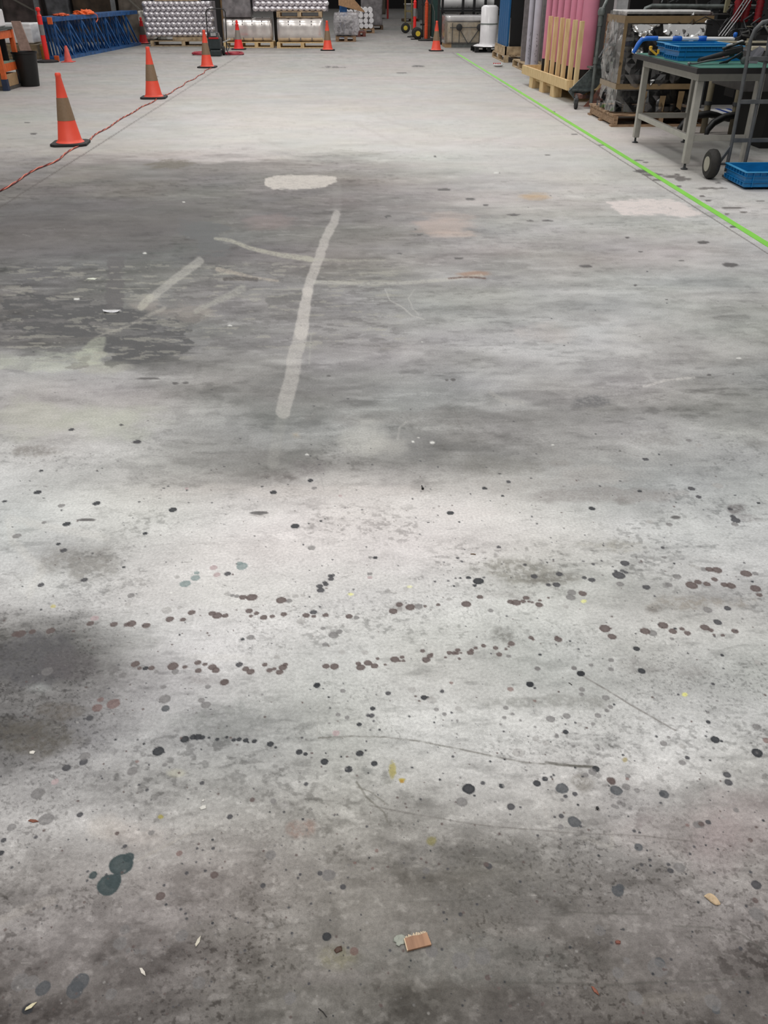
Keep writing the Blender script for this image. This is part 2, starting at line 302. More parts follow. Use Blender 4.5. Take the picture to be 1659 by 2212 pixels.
# --- fresh patches of filler
patch([(572,385),(600,379),(700,379),(727,383),(728,392),(700,405),(640,409),(590,408),(572,400)], (206,200,193), .88, 1.6, 3, 25, 40, 61, .15)
patch([(1312,437),(1380,431),(1450,430),(1482,442),(1526,468),(1440,466),(1345,466)], (226,216,213), .85, 3, 7, 14, 20, 62, .3)
patch([(1010,330),(1240,410),(1420,320),(1250,270)], (206,202,198), .18, 30, 20, 3, 5, 63)
# --- dark flakes beside the tape and out on the slab: x, y, rx, ry
for a in [(958,410,14,2.5),(1017,430,11,2.6),(1049,443,7,1.8),(1110,464,13,2),(1145,477,7,1.5),(1183,477,14,1.6),(1575,572,17,4.5),(1519,524,12,3),(906,507,6,1.8),(838,467,6,1.6),(991,558,10,1.8),(1355,513,5,2),(1384,544,5,1.6),(1472,563,7,1.8),
          (1440,647,4,1.6),(1267,575,16,3),(1376,346,11,1.8),(1396,351,6,1.2),(1388,370,16,3.5),(1410,378,22,3.2),(1455,382,24,2.6),(1475,387,16,3.6),(1462,377,8,1.6),(1465,403,7,2),(1420,389,9,2),(1520,407,14,2.6),(1548,407,22,2),(1517,424,6,2),
          (1582,449,24,2.2),(1607,458,8,1.8),(1585,490,8,2.4),(1530,433,7,1.8),(1570,462,6,1.8),(1640,434,10,1.4),(1550,395,7,1.4),(1300,313,8,1.4),(1241,290,6,1.2),(1195,242,5,1.2),(1185,150,12,1.6),(905,143,14,1.3),(868,158,10,1.2),
          (448,468,13,2.4),(352,420,6,1.4),(435,440,9,1.2),(60,265,6,1.2),(72,289,7,1.4),(330,165,12,1.2),(720,145,34,1.0),(1184,335,5,1.4),(940,338,3,1.4),(1075,373,5,1.2),(320,818,22,2),(378,828,6,2.6),(401,827,7,2.8),
          (710,812,6,2),(965,821,4,2.2),(979,820,4.5,2.2),(1532,810,5,2),(1584,808,3,1.6),(1373,616,4,2),(862,547,6,1.4),(295,955,8,3.2),(155,928,6,2),(262,918,4,1.6),(172,1012,1,1),(1339,974,4,2),(1460,1118,11,4),(560,1108,17,3),(185,1123,18,3)]:
    blob(a[0], a[1], a[2], a[3], (84, 82, 82) if a[0] < 1400 or a[1] > 480 else (104, 100, 98), .82, seed=int(a[0]*3+a[1]) % 91, hard=.25, fr=18, rag=.6)
for a in [(313,547,5,2),(199,603,7,2),(165,646,6,2),(243,672,17,3),(497,703,5,1.6),(1073,373,8,1.4),(892,954,3,2),(934,956,5,2.8),(904,946,4,1),(1194,961,3,1.6),(663,982,4,1.6),(205,1277,3,1.4),(370,1280,3,1.4),(397,437,3,1.2),(912,738,2.5,1.2),(1596,773,6,1)]:
    blob(a[0], a[1], a[2], a[3], (222, 222, 218), .9, seed=3, hard=.3, fr=30)
for a in [(758,1284,7,3.4,(226,226,150)),(1261,1298,6,3.2,(226,226,150)),(885,1268,6,2.6,(224,224,178)),(1480,1500,6,4,(222,220,130)),(848,1660,8,16,(160,150,90)),(868,1684,6,3,(170,150,60)),(348,1764,6,4,(150,140,70)),(932,1816,10,8,(130,124,84)),
          (116,1310,5,3,(190,180,120)),(1350,1641,6,5,(160,148,110)),(868,1688,4,3,(170,130,50))]:
    blob(a[0], a[1], a[2], a[3], a[4], .8, seed=8, hard=.3, fr=60, rag=.8)
# --- saw-cut joints
def joint_x(xw, y0, y1, col=(88, 82, 80), hw=.005, a=.8):
    m = (smooth(0, .2, WY - y0)) * (smooth(0, .2, y1 - WY)); pix = WY / F_PX * 1.15
    n = .006 * fbm(WX * 0 + 3, WY * 3, 3, 5)
    RGBm = smooth(1, .4, np.abs(WX - xw - n) / (np.maximum(hw, pix * 2.0))) * m * a * np.clip(hw / pix, .45, 1)
    RGB[:] = RGB * (1 - RGBm[..., None]) + np.array(col, float) * RGBm[..., None]
def joint_y(yw, x0, x1, col=(96, 90, 88), hw=.006, a=.6):
    pix = WY ** 2 / (F_PX * CAM_H) * .8
    m = smooth(1, .4, np.abs(WY - yw - .01 * fbm(WX * 2, WY * 0, 3, 9)) / np.maximum(hw, pix * 1.3)) * smooth(0, .3, WX - x0) * smooth(0, .3, x1 - WX) * a * np.clip(hw / pix * 1.2, .35, 1)
    RGB[:] = RGB * (1 - m[..., None]) + np.array(col, float) * m[..., None]
joint_x(-2.775, .3, 24.8); joint_x(2.70, .3, 24.8, a=.6)
joint_y(24.9, -12, 12, a=.55); joint_y(8.45, 2.7, 9, a=.8); joint_y(10.0, 2.9, 9, a=.6); joint_y(16.6, -12, 12, a=.15)
# --- drips of ink: circles on the slab.  kinds: colour, strength
KIND = {'k': ((42, 44, 48), .95), 'K': ((62, 62, 66), .9), 'n': ((88, 76, 74), .9), 'g': ((112, 110, 110), .75), 'l': ((158, 156, 154), .6), 'p': ((172, 150, 152), .75),
        't': ((56, 68, 70), .95), 'T': ((122, 138, 138), .8), 'b': ((72, 75, 79), .85), 'r': ((104, 76, 72), .6)}
def drip(px, py, r_px, kind, seed, ragk=.16):
    gx_, gy_, _ = G(px, py); dist = math.hypot(gx_, gy_, CAM_H); rw = r_px * dist / F_PX * 1.0
    w = win(px - r_px * 1.5 - 2, px + r_px * 1.5 + 2, py - r_px * 1.5 - 2, py + r_px * 1.5 + 2)
    d = np.hypot(WX[w] - gx_, WY[w] - gy_) / rw + ragk * fbm(WX[w] * 1.1 / rw, WY[w] * 1.1 / rw, 3, seed)
    col, a = KIND[kind]; e = min(.5, 1.1 / r_px)
    m = smooth(1 + e, 1 - e * .7, d); rim = .88 + .12 * smooth(.5, .95, d)
    blend(w, m * a * rim, col)
DR = {
 (0, 880): {'k': '163,367,13 417,415,13 747,442,15 288,504,14 627,545,9 1275,513,16 1181,367,13 1341,316,11 253,590,8 178,274,7 708,349,4 727,340,4 807,358,4 1387,491,5 1403,482,3 1334,502,4 524,76,6 1621,649,9 602,408,5 629,1127,10 1370,1197,10 1048,1002,7 535,690,6 1132,342,5 420,275,4 20,406,8',
   'K': '593,149,14 308,96,10 983,719,12 177,767,11 1386,790,14 1381,772,12 1408,765,10 1403,757,9 1430,741,11 1437,726,9 1425,727,8 1354,885,13 1034,1111,13 275,618,12 365,745,12',
   'g': '73,556,15 1358,348,10 266,424,12 1600,648,8 1597,719,10 1540,908,10 565,813,12 1467,969,12 1083,994,14 1248,836,12 675,1143,8 757,1141,13 971,1187,16 529,1157,14 430,1160,16 490,1130,20 1003,812,8 1023,816,10 1441,984,18 1395,955,9 1345,607,14 190,497,8 1405,1025,12 205,1140,20',
   'l': '735,312,12 798,325,10 552,850,11 984,806,12 1276,815,12 1478,1057,12 1577,1060,13 1196,1079,12 1310,812,9 765,733,10 605,746,12 720,877,18 775,865,9 1350,605,12 1300,925,16',
   'p': '923,692,14 937,723,13 410,911,14 807,350,7 1470,381,7 1598,735,9', 'T': '1045,686,22 1035,674,12 800,762,20 845,736,17 850,715,10',
   'n': '390,933,13 492,937,13 548,938,11 568,935,17 631,942,14 733,915,15 791,917,11 828,886,14 916,890,13 939,900,18 973,900,12 1076,879,14 1139,908,14 1108,890,10 1084,901,8 1176,903,10 1226,894,12 1322,899,13 1355,903,9 1406,898,11 1508,903,13 88,978,18 68,979,14 140,969,11 218,965,15 318,967,6 1088,821,20 1050,820,14 1214,833,19 584,1109,15 603,1127,8 655,1126,11 747,1118,20 799,1121,9 855,1103,12 857,1137,12 886,1110,9 918,1122,15 932,1136,14 1062,1130,13 1082,1142,15 1144,1112,10 1164,1136,11 1185,1130,8 1208,1144,14 1222,1123,15 1233,1112,10 1409,1118,13 1444,1119,16 1548,1106,10 1558,1124,16 1590,1105,15 1618,1117,14 1631,1085,7'},
 (830, 880): {'k': '285,456,13 434,350,10 511,383,6 897,437,12 1104,362,8 364,736,9 407,750,20 391,769,8 430,735,5 329,738,5 1257,956,6 1090,1043,12 1112,1139,13 629,1196,13 673,1068,6 1460,1071,6 850,1150,14 324,495,4 459,405,3 232,467,3 190,497,4 137,476,3 1617,413,6 1590,752,5 1515,380,4 301,772,4 1187,203,4 500,287,5',
   'K': '537,322,9 1327,351,13 1358,386,10 1518,487,16 1505,471,9 1203,606,7 308,738,4 277,750,5 219,752,5 317,650,6 335,665,6 756,720,12 648,730,13 744,766,14 710,767,9 896,745,13 865,736,9 1039,673,17 1013,726,22 1028,706,8 1000,706,6 1044,713,8 903,677,6 1133,777,14 1440,928,14 1495,440,9 1483,868,12 1129,224,11 608,680,7 495,604,8 860,665,5 1240,249,4',
   'g': '1515,505,12 1231,506,11 1316,142,10 1019,763,13 1108,670,8 1088,647,4 1209,648,8 1264,731,15 1602,718,10 1380,699,12 148,860,16 806,821,17 1160,975,16 1243,1000,7 1398,875,16 538,1075,9 662,1129,10 820,1127,10 893,1113,9 980,1092,10 1228,767,13 460,878,10 810,800,16',
   'l': '1148,495,12 1358,695,10 1333,685,9 785,861,10 1153,652,8 1360,163,12 1613,1103,12 359,349,8 1440,338,18 280,830,9',
   'n': '1328,768,21 1356,754,13 1393,763,13 1427,743,11 1470,766,13 1498,770,16 1603,783,19 1620,810,10 1563,718,19 1438,703,17 1405,700,14 39,880,16 66,852,13 113,864,18 176,859,7 233,853,8 354,850,18 413,819,12 546,840,12 570,843,18 600,838,10 613,823,12 669,853,14 672,834,7 857,804,15 709,822,5 953,955,20 984,991,15 977,955,5 1204,942,18 1127,967,17 1247,967,14 1287,957,9 1310,975,12 1386,951,16 1410,962,10 1516,967,12 1463,985,7 1424,982,5 45,1088,16 77,1079,9 67,1095,6 84,1095,7 4,1111,6 166,1052,9 181,1090,15 197,1074,11 204,1067,7 265,1080,6 281,1060,10 302,1062,10 318,1048,10 313,1062,9 325,1086,6 332,1060,5 372,1060,13 378,1049,8 395,1040,8 429,1030,9 481,1039,10 497,1067,11 549,1021,13 526,1044,6 538,1034,4 634,995,9 643,1003,6 752,1002,14 746,994,8 640,842,6 625,840,6'},
 (0, 1400): {'k': '1369,162,12 1610,261,10 1552,330,9 798,394,15 835,385,12 855,384,14 875,386,10 938,394,7 903,387,5 1010,397,8 1033,394,9 1062,399,10 1099,402,9 1168,415,12 1191,429,5 683,446,20 1293,449,12 1320,458,8 1402,491,14 1474,470,4 1554,455,13 1506,523,14 1617,499,12 1407,454,3 1412,1246,15 5,885,9 1340,178,3 1395,175,3 1580,442,4 980,385,6 120,1560,16',
   'K': '388,303,12 361,492,14 287,517,14 345,720,10 1137,1026,9 1383,972,9 1482,1032,10 993,729,10 873,583,8 635,613,6 540,856,7 921,865,6 1322,588,8 15,830,9 1605,292,10 1590,290,7 155,817,6 1297,978,5 807,972,6 887,962,5',
   'b': '715,261,15 345,1445,28 325,1475,26 185,1470,22', 't': '524,935,42 555,905,18 468,1022,38 490,1005,26 402,981,13',
   'g': '713,220,20 889,245,18 899,167,10 366,468,18 330,513,8 200,739,24 164,628,22 1420,981,22 572,531,18 712,504,9 785,1243,20 860,1445,20 480,1495,18 654,798,10 607,1086,6 1170,893,18 1481,185,10 50,775,14 85,1445,26 135,1445,22 556,1306,9 592,1310,9 622,1312,9 1180,660,10 455,1362,9 1255,1510,20 540,1215,16 705,168,10 870,225,12 1460,288,9 1500,300,9 520,1275,22',
   'l': '1230,680,16 917,690,16 625,775,18 240,575,12 1170,1200,10', 'p': '1452,367,13 238,577,12', 'r': '420,258,18 434,223,11 490,240,22 592,490,6 775,887,10 1533,928,5 1610,952,5 1628,875,6 1530,1310,14',
   'n': '926,980,13 693,1072,15 970,148,16 506,800,7 1090,655,9'},
 (830, 1400): {'k': '629,156,14 172,214,12 650,172,5 850,109,14 784,362,10 1400,319,8 1430,396,15 1390,381,4 1457,402,5 1611,452,18 364,608,22 659,584,13 694,565,10 732,549,4 507,595,10 914,522,13 825,517,4 1408,485,4 621,381,3 1150,940,4 188,213,5',
   'K': '17,195,10 1481,547,12 1487,580,13 824,630,9 547,685,14 588,687,4 765,726,9 452,942,11 1237,962,10 1608,1024,15 297,468,5 426,583,8 1080,790,6 1228,935,6 1148,914,5 330,1150,7 1309,474,8 1420,155,6 250,187,8 1400,752,9 783,640,7 1583,968,5 1425,970,4 1200,630,9 1540,1298,6 1112,937,5',
   'b': '768,606,22 1208,631,16 1003,614,20 820,750,22 1099,860,14 1009,1049,20 1020,1035,14 1190,1358,16 1433,1563,12',
   'g': '661,88,10 855,180,11 852,199,9 957,215,13 978,254,9 962,270,8 788,293,13 525,258,10 519,300,8 554,285,7 718,306,16 745,382,8 923,291,12 1207,412,12 1608,339,13 1398,277,6 1092,615,10 335,665,20 762,773,10 1366,762,14 1350,764,12 1275,948,18 182,962,12 1610,1150,22 1048,1350,11 1010,1403,18 205,1310,20 330,1350,28 425,1330,28 1085,1510,22 930,1220,18 1287,495,12 1017,668,10 1033,676,8 990,682,8 1006,688,7 1063,694,6 768,656,7 980,92,10 820,86,10 903,327,8 316,312,5 260,285,8 1520,700,9 1052,553,9 1045,600,14 1180,1380,30 1420,1530,24 225,265,9 588,312,5 502,330,5 652,340,5 925,435,6 818,424,6 1343,387,5 1230,386,6 745,375,6 870,548,10 900,535,14',
   'l': '205,225,18 699,410,13 580,452,20 844,329,9 1288,424,11 120,180,14 1390,573,20 1422,605,10 1108,304,9 655,392,12 320,262,12 530,590,18',
   'n': '980,571,14 984,578,12 1582,829,8 1603,1090,9 447,1423,9 440,935,9 1370,760,10', 'r': '545,177,11 1652,400,12 1008,1272,9 290,150,7 650,228,6 1050,565,6 1310,765,6'}}
sd = 0
for (ox, oy), kinds in DR.items():
    for kd, txt in kinds.items():
        for t in txt.split():
            a, b_, r_ = map(float, t.split(',')); sd += 1
            drip(ox + a / 2, oy + b_ / 2, r_ / 2 * 1.14, kd, sd)
rnd = random.Random(5)
for k in range(2600):          # spatter
    py = rnd.uniform(960, 2210) if k < 2300 else rnd.uniform(420, 960); px = rnd.uniform(-20, 1690)
    if fbm(np.array([px / 260.]), np.array([py / 180.]), 3, 12)[0] < rnd.uniform(-.7, .35): continue
    drip(px, py, rnd.choice([.9, 1.1, 1.3, 1.6, 2.2]) * (1.15 if py > 1500 else 1), rnd.choice('kKKggnnl' if py > 1000 else 'Kggl'), k, .1)
for k in range(300):           # short scuffs
    py = rnd.uniform(380, 2200); px = rnd.uniform(0, 1659); L_ = rnd.uniform(5, 26); a = rnd.uniform(-.5, .5)
    if rnd.random() < .3: col, al = (200, 198, 192), .25
    else: col, al = (96, 94, 92), .35
    stroke([(px, py), (px + L_ * math.cos(a), py + L_ * math.sin(a) * .5)], .8, col, al, 1., .4, k)
# --- build the slab
RGB[:] = np.clip(RGB, 22, 238)
ny, nx = PX.shape; co = np.zeros((ny * nx, 3), np.float32); co[:, 0] = WX.ravel(); co[:, 1] = WY.ravel()
idx = np.arange(ny * nx).reshape(ny, nx)
quads = np.stack([idx[:-1, :-1], idx[1:, :-1], idx[1:, 1:], idx[:-1, 1:]], -1).reshape(-1, 4)
m0 = len(co); sk = np.array([(-18, -6, -.006), (12, -6, -.006), (12, 80, -.006), (-18, 80, -.006)], np.float32)
co = np.concatenate([co, sk]); quads = np.concatenate([quads, np.array([[m0, m0 + 1, m0 + 2, m0 + 3]])])
me = bpy.data.meshes.new('floor'); me.vertices.add(len(co)); me.vertices.foreach_set('co', co.ravel())
me.loops.add(quads.size); me.loops.foreach_set('vertex_index', quads.ravel().astype(np.int32))
me.polygons.add(len(quads)); me.polygons.foreach_set('loop_start', np.arange(0, quads.size, 4, dtype=np.int32)); me.polygons.foreach_set('loop_total', np.full(len(quads), 4, np.int32))
me.update(calc_edges=True)
at_ = me.color_attributes.new('stain', 'FLOAT_COLOR', 'POINT')  # carries the stains plus the far dimness and sheen of the tone grid
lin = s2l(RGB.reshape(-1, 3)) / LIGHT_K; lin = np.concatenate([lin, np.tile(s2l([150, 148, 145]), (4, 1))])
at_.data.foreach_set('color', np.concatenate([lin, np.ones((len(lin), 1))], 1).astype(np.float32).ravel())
fl = bpy.data.objects.new('floor', me); C.objects.link(fl); fl['kind'] = 'structure'
fm = bpy.data.materials.new('stained_concrete'); fm.use_nodes = True; nt = fm.node_tree; N = nt.nodes; L = nt.links; b = N['Principled BSDF']
at = N.new('ShaderNodeAttribute'); at.attribute_name = 'stain'  # stains together with the far dimness and sheen of the tone grid
tc = N.new('ShaderNodeTexCoord')
n1 = N.new('ShaderNodeTexNoise'); n1.inputs['Scale'].default_value = 420; n1.inputs['Detail'].default_value = 3; L.new(tc.outputs['Object'], n1.inputs['Vector'])
n2 = N.new('ShaderNodeTexNoise'); n2.inputs['Scale'].default_value = 120; n2.inputs['Detail'].default_value = 4; L.new(tc.outputs['Object'], n2.inputs['Vector'])
ad = N.new('ShaderNodeMath'); ad.operation = 'ADD'; L.new(n1.outputs['Fac'], ad.inputs[0]); L.new(n2.outputs['Fac'], ad.inputs[1])
mr = N.new('ShaderNodeMapRange'); mr.inputs[1].default_value = .6; mr.inputs[2].default_value = 1.4; mr.inputs[3].default_value = .72; mr.inputs[4].default_value = 1.28; L.new(ad.outputs[0], mr.inputs[0])
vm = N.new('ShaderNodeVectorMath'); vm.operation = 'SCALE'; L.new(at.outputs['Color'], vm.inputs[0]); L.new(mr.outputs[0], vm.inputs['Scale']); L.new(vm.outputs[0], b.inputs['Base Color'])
b.inputs['Roughness'].default_value = .62; b.inputs['Specular IOR Level'].default_value = .2
me.materials.append(fm)
# ================================================================== mesh helpers
class MB:
    def __init__(s): s.bm = bmesh.new()
    def box(s, c, d, rot=None, taper=None):
        M = Matrix.Translation(c) @ (rot.to_4x4() if rot is not None else Matrix.Identity(4))
        hx, hy, hz = d[0] / 2, d[1] / 2, d[2] / 2; vs = []
        for z in (-1, 1):
            t = taper if (taper and z > 0) else 1
            for x, y in ((-1, -1), (1, -1), (1, 1), (-1, 1)): vs.append(s.bm.verts.new(M @ Vector((x * hx * t, y * hy * t, z * hz))))
        for f in ((3, 2, 1, 0), (4, 5, 6, 7), (0, 1, 5, 4), (1, 2, 6, 5), (2, 3, 7, 6), (3, 0, 4, 7)): s.bm.faces.new([vs[i] for i in f])
        return s
    def bb(s, x0, x1, y0, y1, z0, z1): return s.box(((x0 + x1) / 2, (y0 + y1) / 2, (z0 + z1) / 2), (abs(x1 - x0), abs(y1 - y0), abs(z1 - z0)))
    def bar(s, p, q, w_, h_=None):
        p = Vector(p); q = Vector(q); d = q - p; h_ = h_ or w_
        rot = d.to_track_quat('Z', 'Y').to_matrix(); return s.box((p + q) / 2, (w_, h_, d.length), rot)
    def tube(s, pts, r, n=12, cap=True, closed=False):
        pts = [Vector(p) for p in pts]; rings = []; N_ = len(pts); rr = r if isinstance(r, (list, tuple)) else [r] * N_
        up = None
        for i, p in enumerate(pts):
            if closed: t = pts[(i + 1) % N_] - pts[i - 1]
            else: t = pts[min(i + 1, N_ - 1)] - pts[max(i - 1, 0)]
            t.normalize()
            if up is None: up = t.orthogonal().normalized()
            up = (up - t * up.dot(t)); up = up.normalized() if up.length > 1e-5 else t.orthogonal().normalized()
            sd_ = t.cross(up)
            rings.append([s.bm.verts.new(p + (up * math.cos(2 * math.pi * k / n) + sd_ * math.sin(2 * math.pi * k / n)) * rr[i]) for k in range(n)])
        for i in range(N_ if closed else N_ - 1):
            a, b = rings[i], rings[(i + 1) % N_]
            for k in range(n): s.bm.faces.new((a[k], a[(k + 1) % n], b[(k + 1) % n], b[k]))
        if cap and not closed:
            s.bm.faces.new(list(reversed(rings[0]))); s.bm.faces.new(rings[-1])
        return s
    def lathe(s, prof, c=(0, 0, 0), n=32, axis='Z', cap=True, wob=None):
        rings = []; c = Vector(c)
        for i, (r, z) in enumerate(prof):
            ring = []
            for k in range(n):
                a = 2 * math.pi * k / n; q = r * (1 + (wob(a, z) if wob else 0))
                v = (q * math.cos(a), q * math.sin(a), z)
                if axis == 'X': v = (v[2], v[0], v[1])
                if axis == 'Y': v = (v[0], v[2], v[1])
                ring.append(s.bm.verts.new(c + Vector(v)))
            rings.append(ring)
        for a, b in zip(rings[:-1], rings[1:]):
            for k in range(n): s.bm.faces.new((a[k], a[(k + 1) % n], b[(k + 1) % n], b[k]))
        if cap: s.bm.faces.new(list(reversed(rings[0]))); s.bm.faces.new(rings[-1])
        return s
    def prism(s, P, z0, z1):
        a = [s.bm.verts.new((x, y, z0)) for x, y in P]; b = [s.bm.verts.new((x, y, z1)) for x, y in P]; n = len(P)
        s.bm.faces.new(list(reversed(a))); s.bm.faces.new(b)
        for k in range(n): s.bm.faces.new((a[k], a[(k + 1) % n], b[(k + 1) % n], b[k]))
        return s
    def extr(s, P, d):
        """planar polygon of 3-D points pushed along d"""
        d = Vector(d); a = [s.bm.verts.new(p) for p in P]; b = [s.bm.verts.new(Vector(p) + d) for p in P]; n = len(P)
        s.bm.faces.new(list(reversed(a))); s.bm.faces.new(b)
        for k in range(n): s.bm.faces.new((a[k], a[(k + 1) % n], b[(k + 1) % n], b[k]))
        return s
    def build(s, name, m, parent=None, bevel=0., smooth=False, sub=0, loc=None):
        bmesh.ops.recalc_face_normals(s.bm, faces=s.bm.faces)
        me = bpy.data.meshes.new(name); s.bm.to_mesh(me); s.bm.free(); o = bpy.data.objects.new(name, me); C.objects.link(o)
        if m: me.materials.append(m)
        if parent: o.parent = parent
        if loc: o.location = loc
        if bevel:
            b = o.modifiers.new('b', 'BEVEL'); b.width = bevel; b.segments = 2; b.limit_method = 'ANGLE'; b.angle_limit = R(40)
        if sub: b = o.modifiers.new('s', 'SUBSURF'); b.levels = b.render_levels = sub
        if smooth:
            for p in me.polygons: p.use_smooth = True
            if smooth != 'all': me.set_sharp_from_angle(angle=R(42))
        return o
def thing(name, label, cat, loc=(0, 0, 0), rz=0., group=None):
    o = bpy.data.objects.new(name, None); C.objects.link(o); o.location = loc; o.rotation_euler = (0, 0, rz); o.empty_display_size = .1
    o['label'] = label; o['category'] = cat
    if group: o['group'] = group
    return o
def tag(o, label, cat, group=None):
    o['label'] = label; o['category'] = cat
    if group: o['group'] = group
    return o
def dup(root, loc, label=None, rz=None, scale=None, group=None):
    def cp(o, par):
        c = o.copy(); C.objects.link(c); c.parent = par
        for ch in list(o.children): cp(ch, c)
        return c
    r = cp(root, None); r.location = loc
    if rz is not None: r.rotation_euler = (0, 0, rz)
    if scale: r.scale = scale
    if label: r['label'] = label
    if group: r['group'] = group
    return r
def struct(o): o['kind'] = 'structure'; return o

def clear_gloss(name, milk, gloss):
    m = bpy.data.materials.new(name); m.use_nodes = True; nt = m.node_tree; N = nt.nodes; L = nt.links; N.remove(N['Principled BSDF'])
    tr = N.new('ShaderNodeBsdfTransparent'); gl = N.new('ShaderNodeBsdfGlossy'); gl.inputs['Roughness'].default_value = .09; gl.inputs['Color'].default_value = (1, 1, 1, 1)
    tc = N.new('ShaderNodeTexCoord'); nz = N.new('ShaderNodeTexNoise'); nz.inputs['Scale'].default_value = 3; nz.inputs['Detail'].default_value = 2; nz.inputs['Distortion'].default_value = 1.; L.new(tc.outputs['Object'], nz.inputs['Vector'])
    bp = N.new('ShaderNodeBump'); bp.inputs['Strength'].default_value = .35; bp.inputs['Distance'].default_value = .04; L.new(nz.outputs['Fac'], bp.inputs['Height']); L.new(bp.outputs[0], gl.inputs['Normal'])
    lw = N.new('ShaderNodeLayerWeight'); lw.inputs['Blend'].default_value = .3; L.new(bp.outputs[0], lw.inputs['Normal'])
    ad = N.new('ShaderNodeMath'); ad.operation = 'ADD'; ad.use_clamp = True; ad.inputs[1].default_value = gloss; L.new(lw.outputs['Fresnel'], ad.inputs[0])
    m1 = N.new('ShaderNodeMixShader'); L.new(ad.outputs[0], m1.inputs[0]); L.new(tr.outputs[0], m1.inputs[1]); L.new(gl.outputs[0], m1.inputs[2]); out = m1
    if milk:
        df = N.new('ShaderNodeBsdfDiffuse'); df.inputs['Color'].default_value = (.62, .6, .58, 1); m2 = N.new('ShaderNodeMixShader')
        mr = N.new('ShaderNodeMapRange'); mr.inputs[1].default_value = .4; mr.inputs[2].default_value = .62; mr.inputs[3].default_value = milk * .5; mr.inputs[4].default_value = milk * 1.6; L.new(nz.outputs['Fac'], mr.inputs[0])
        L.new(mr.outputs[0], m2.inputs[0]); L.new(m1.outputs[0], m2.inputs[1]); L.new(df.outputs[0], m2.inputs[2]); out = m2
    L.new(out.outputs[0], N['Material Output'].inputs[0]); return m
# ================================================================== colours
M_dark = mat('dark_wall', (34, 33, 34), .9); M_wall = mat('grey_cladding', (70, 68, 66), .8)
orange = mat('fluorescent_orange', (255, 92, 70), .45, var=.03); orange2 = mat('deep_orange', (250, 52, 50), .45, var=.03); darkred = mat('dark_red_plastic', (196, 22, 26), .5, var=.04)
rubber = mat('black_rubber', (38, 38, 38), .7); sleeve = mat('dull_reflective_sleeve', (142, 118, 94), .5, var=.05, scale=40); sleeve2 = mat('grey_reflective_sleeve', (150, 140, 132), .4, var=.05)
wood = mat('pale_pallet_wood', (224, 198, 152), .75, var=.08, scale=5, stretch=(6, 6, 1), col2=(206, 174, 124)); wood_old = mat('old_pallet_wood', (168, 140, 112), .8, var=.2, scale=9, stretch=(1, 5, 5), col2=(120, 94, 72))
wood2 = mat('weathered_pallet_wood', (190, 168, 136), .8, var=.2, scale=8, col2=(140, 118, 92))
card = mat('cardboard', (170, 140, 104), .8, var=.08); card_d = mat('brown_cardboard', (96, 76, 60), .85, var=.15)
steel = mat('painted_grey_steel', (170, 167, 160), .45, var=.06); steel_d = mat('dark_grey_steel', (76, 78, 80), .45, .3, var=.15); pipe = mat('galvanised_pipe', (112, 118, 116), .45, .4, var=.2)
blackm = mat('black_plastic', (24, 24, 25), .5); blackm2 = mat('black_powder_coat', (32, 32, 34), .4, .2)
white_w = mat('white_wrapped_film', (232, 230, 232), .22, var=.05, scale=5, bump=.5); white_m = mat('white_matt', (222, 222, 222), .5, var=.04)
silver = mat('silver_wrapped_rolls', (240, 236, 240), .28, .45, var=.12, scale=30, bump=.2)
grey_film = mat('grey_wrapped_film', (134, 130, 132), .25, var=.25, scale=6, bump=.8); dark_film = mat('dark_wrapped_film', (84, 82, 82), .22, .1, var=.35, scale=5, bump=1., stretch=(1, 1, 5))
blue_s = mat('blue_rack_paint', (34, 88, 146), .4, var=.3, scale=8); blue_c = mat('blue_crate_plastic', (22, 118, 178), .38, var=.1, scale=12, stretch=(1, 1, 3)); blue_c2 = mat('blue_crate_inside', (14, 96, 160), .45, var=.05)
teal = mat('green_table_mat', (104, 160, 146), .6, var=.05); pink = mat('pink_roll', (214, 136, 160), .65, var=.05, scale=4); lilac = mat('pale_grey_roll', (190, 186, 198), .5, var=.07, scale=5)

# ================================================================== setting
b_ = MB().bb(-18, 12, 76, 76.3, 0, 9); struct(b_.build('wall_back', M_dark))
struct(MB().bb(-15.3, -15, -5, 76, -.01, 9).build('wall_left', M_wall)); struct(MB().bb(9, 9.3, -5, 76, -.01, 9).build('wall_right', M_dark))
struct(MB().bb(-15, 9, -5.3, -5, -.01, 9).build('wall_front', M_wall))

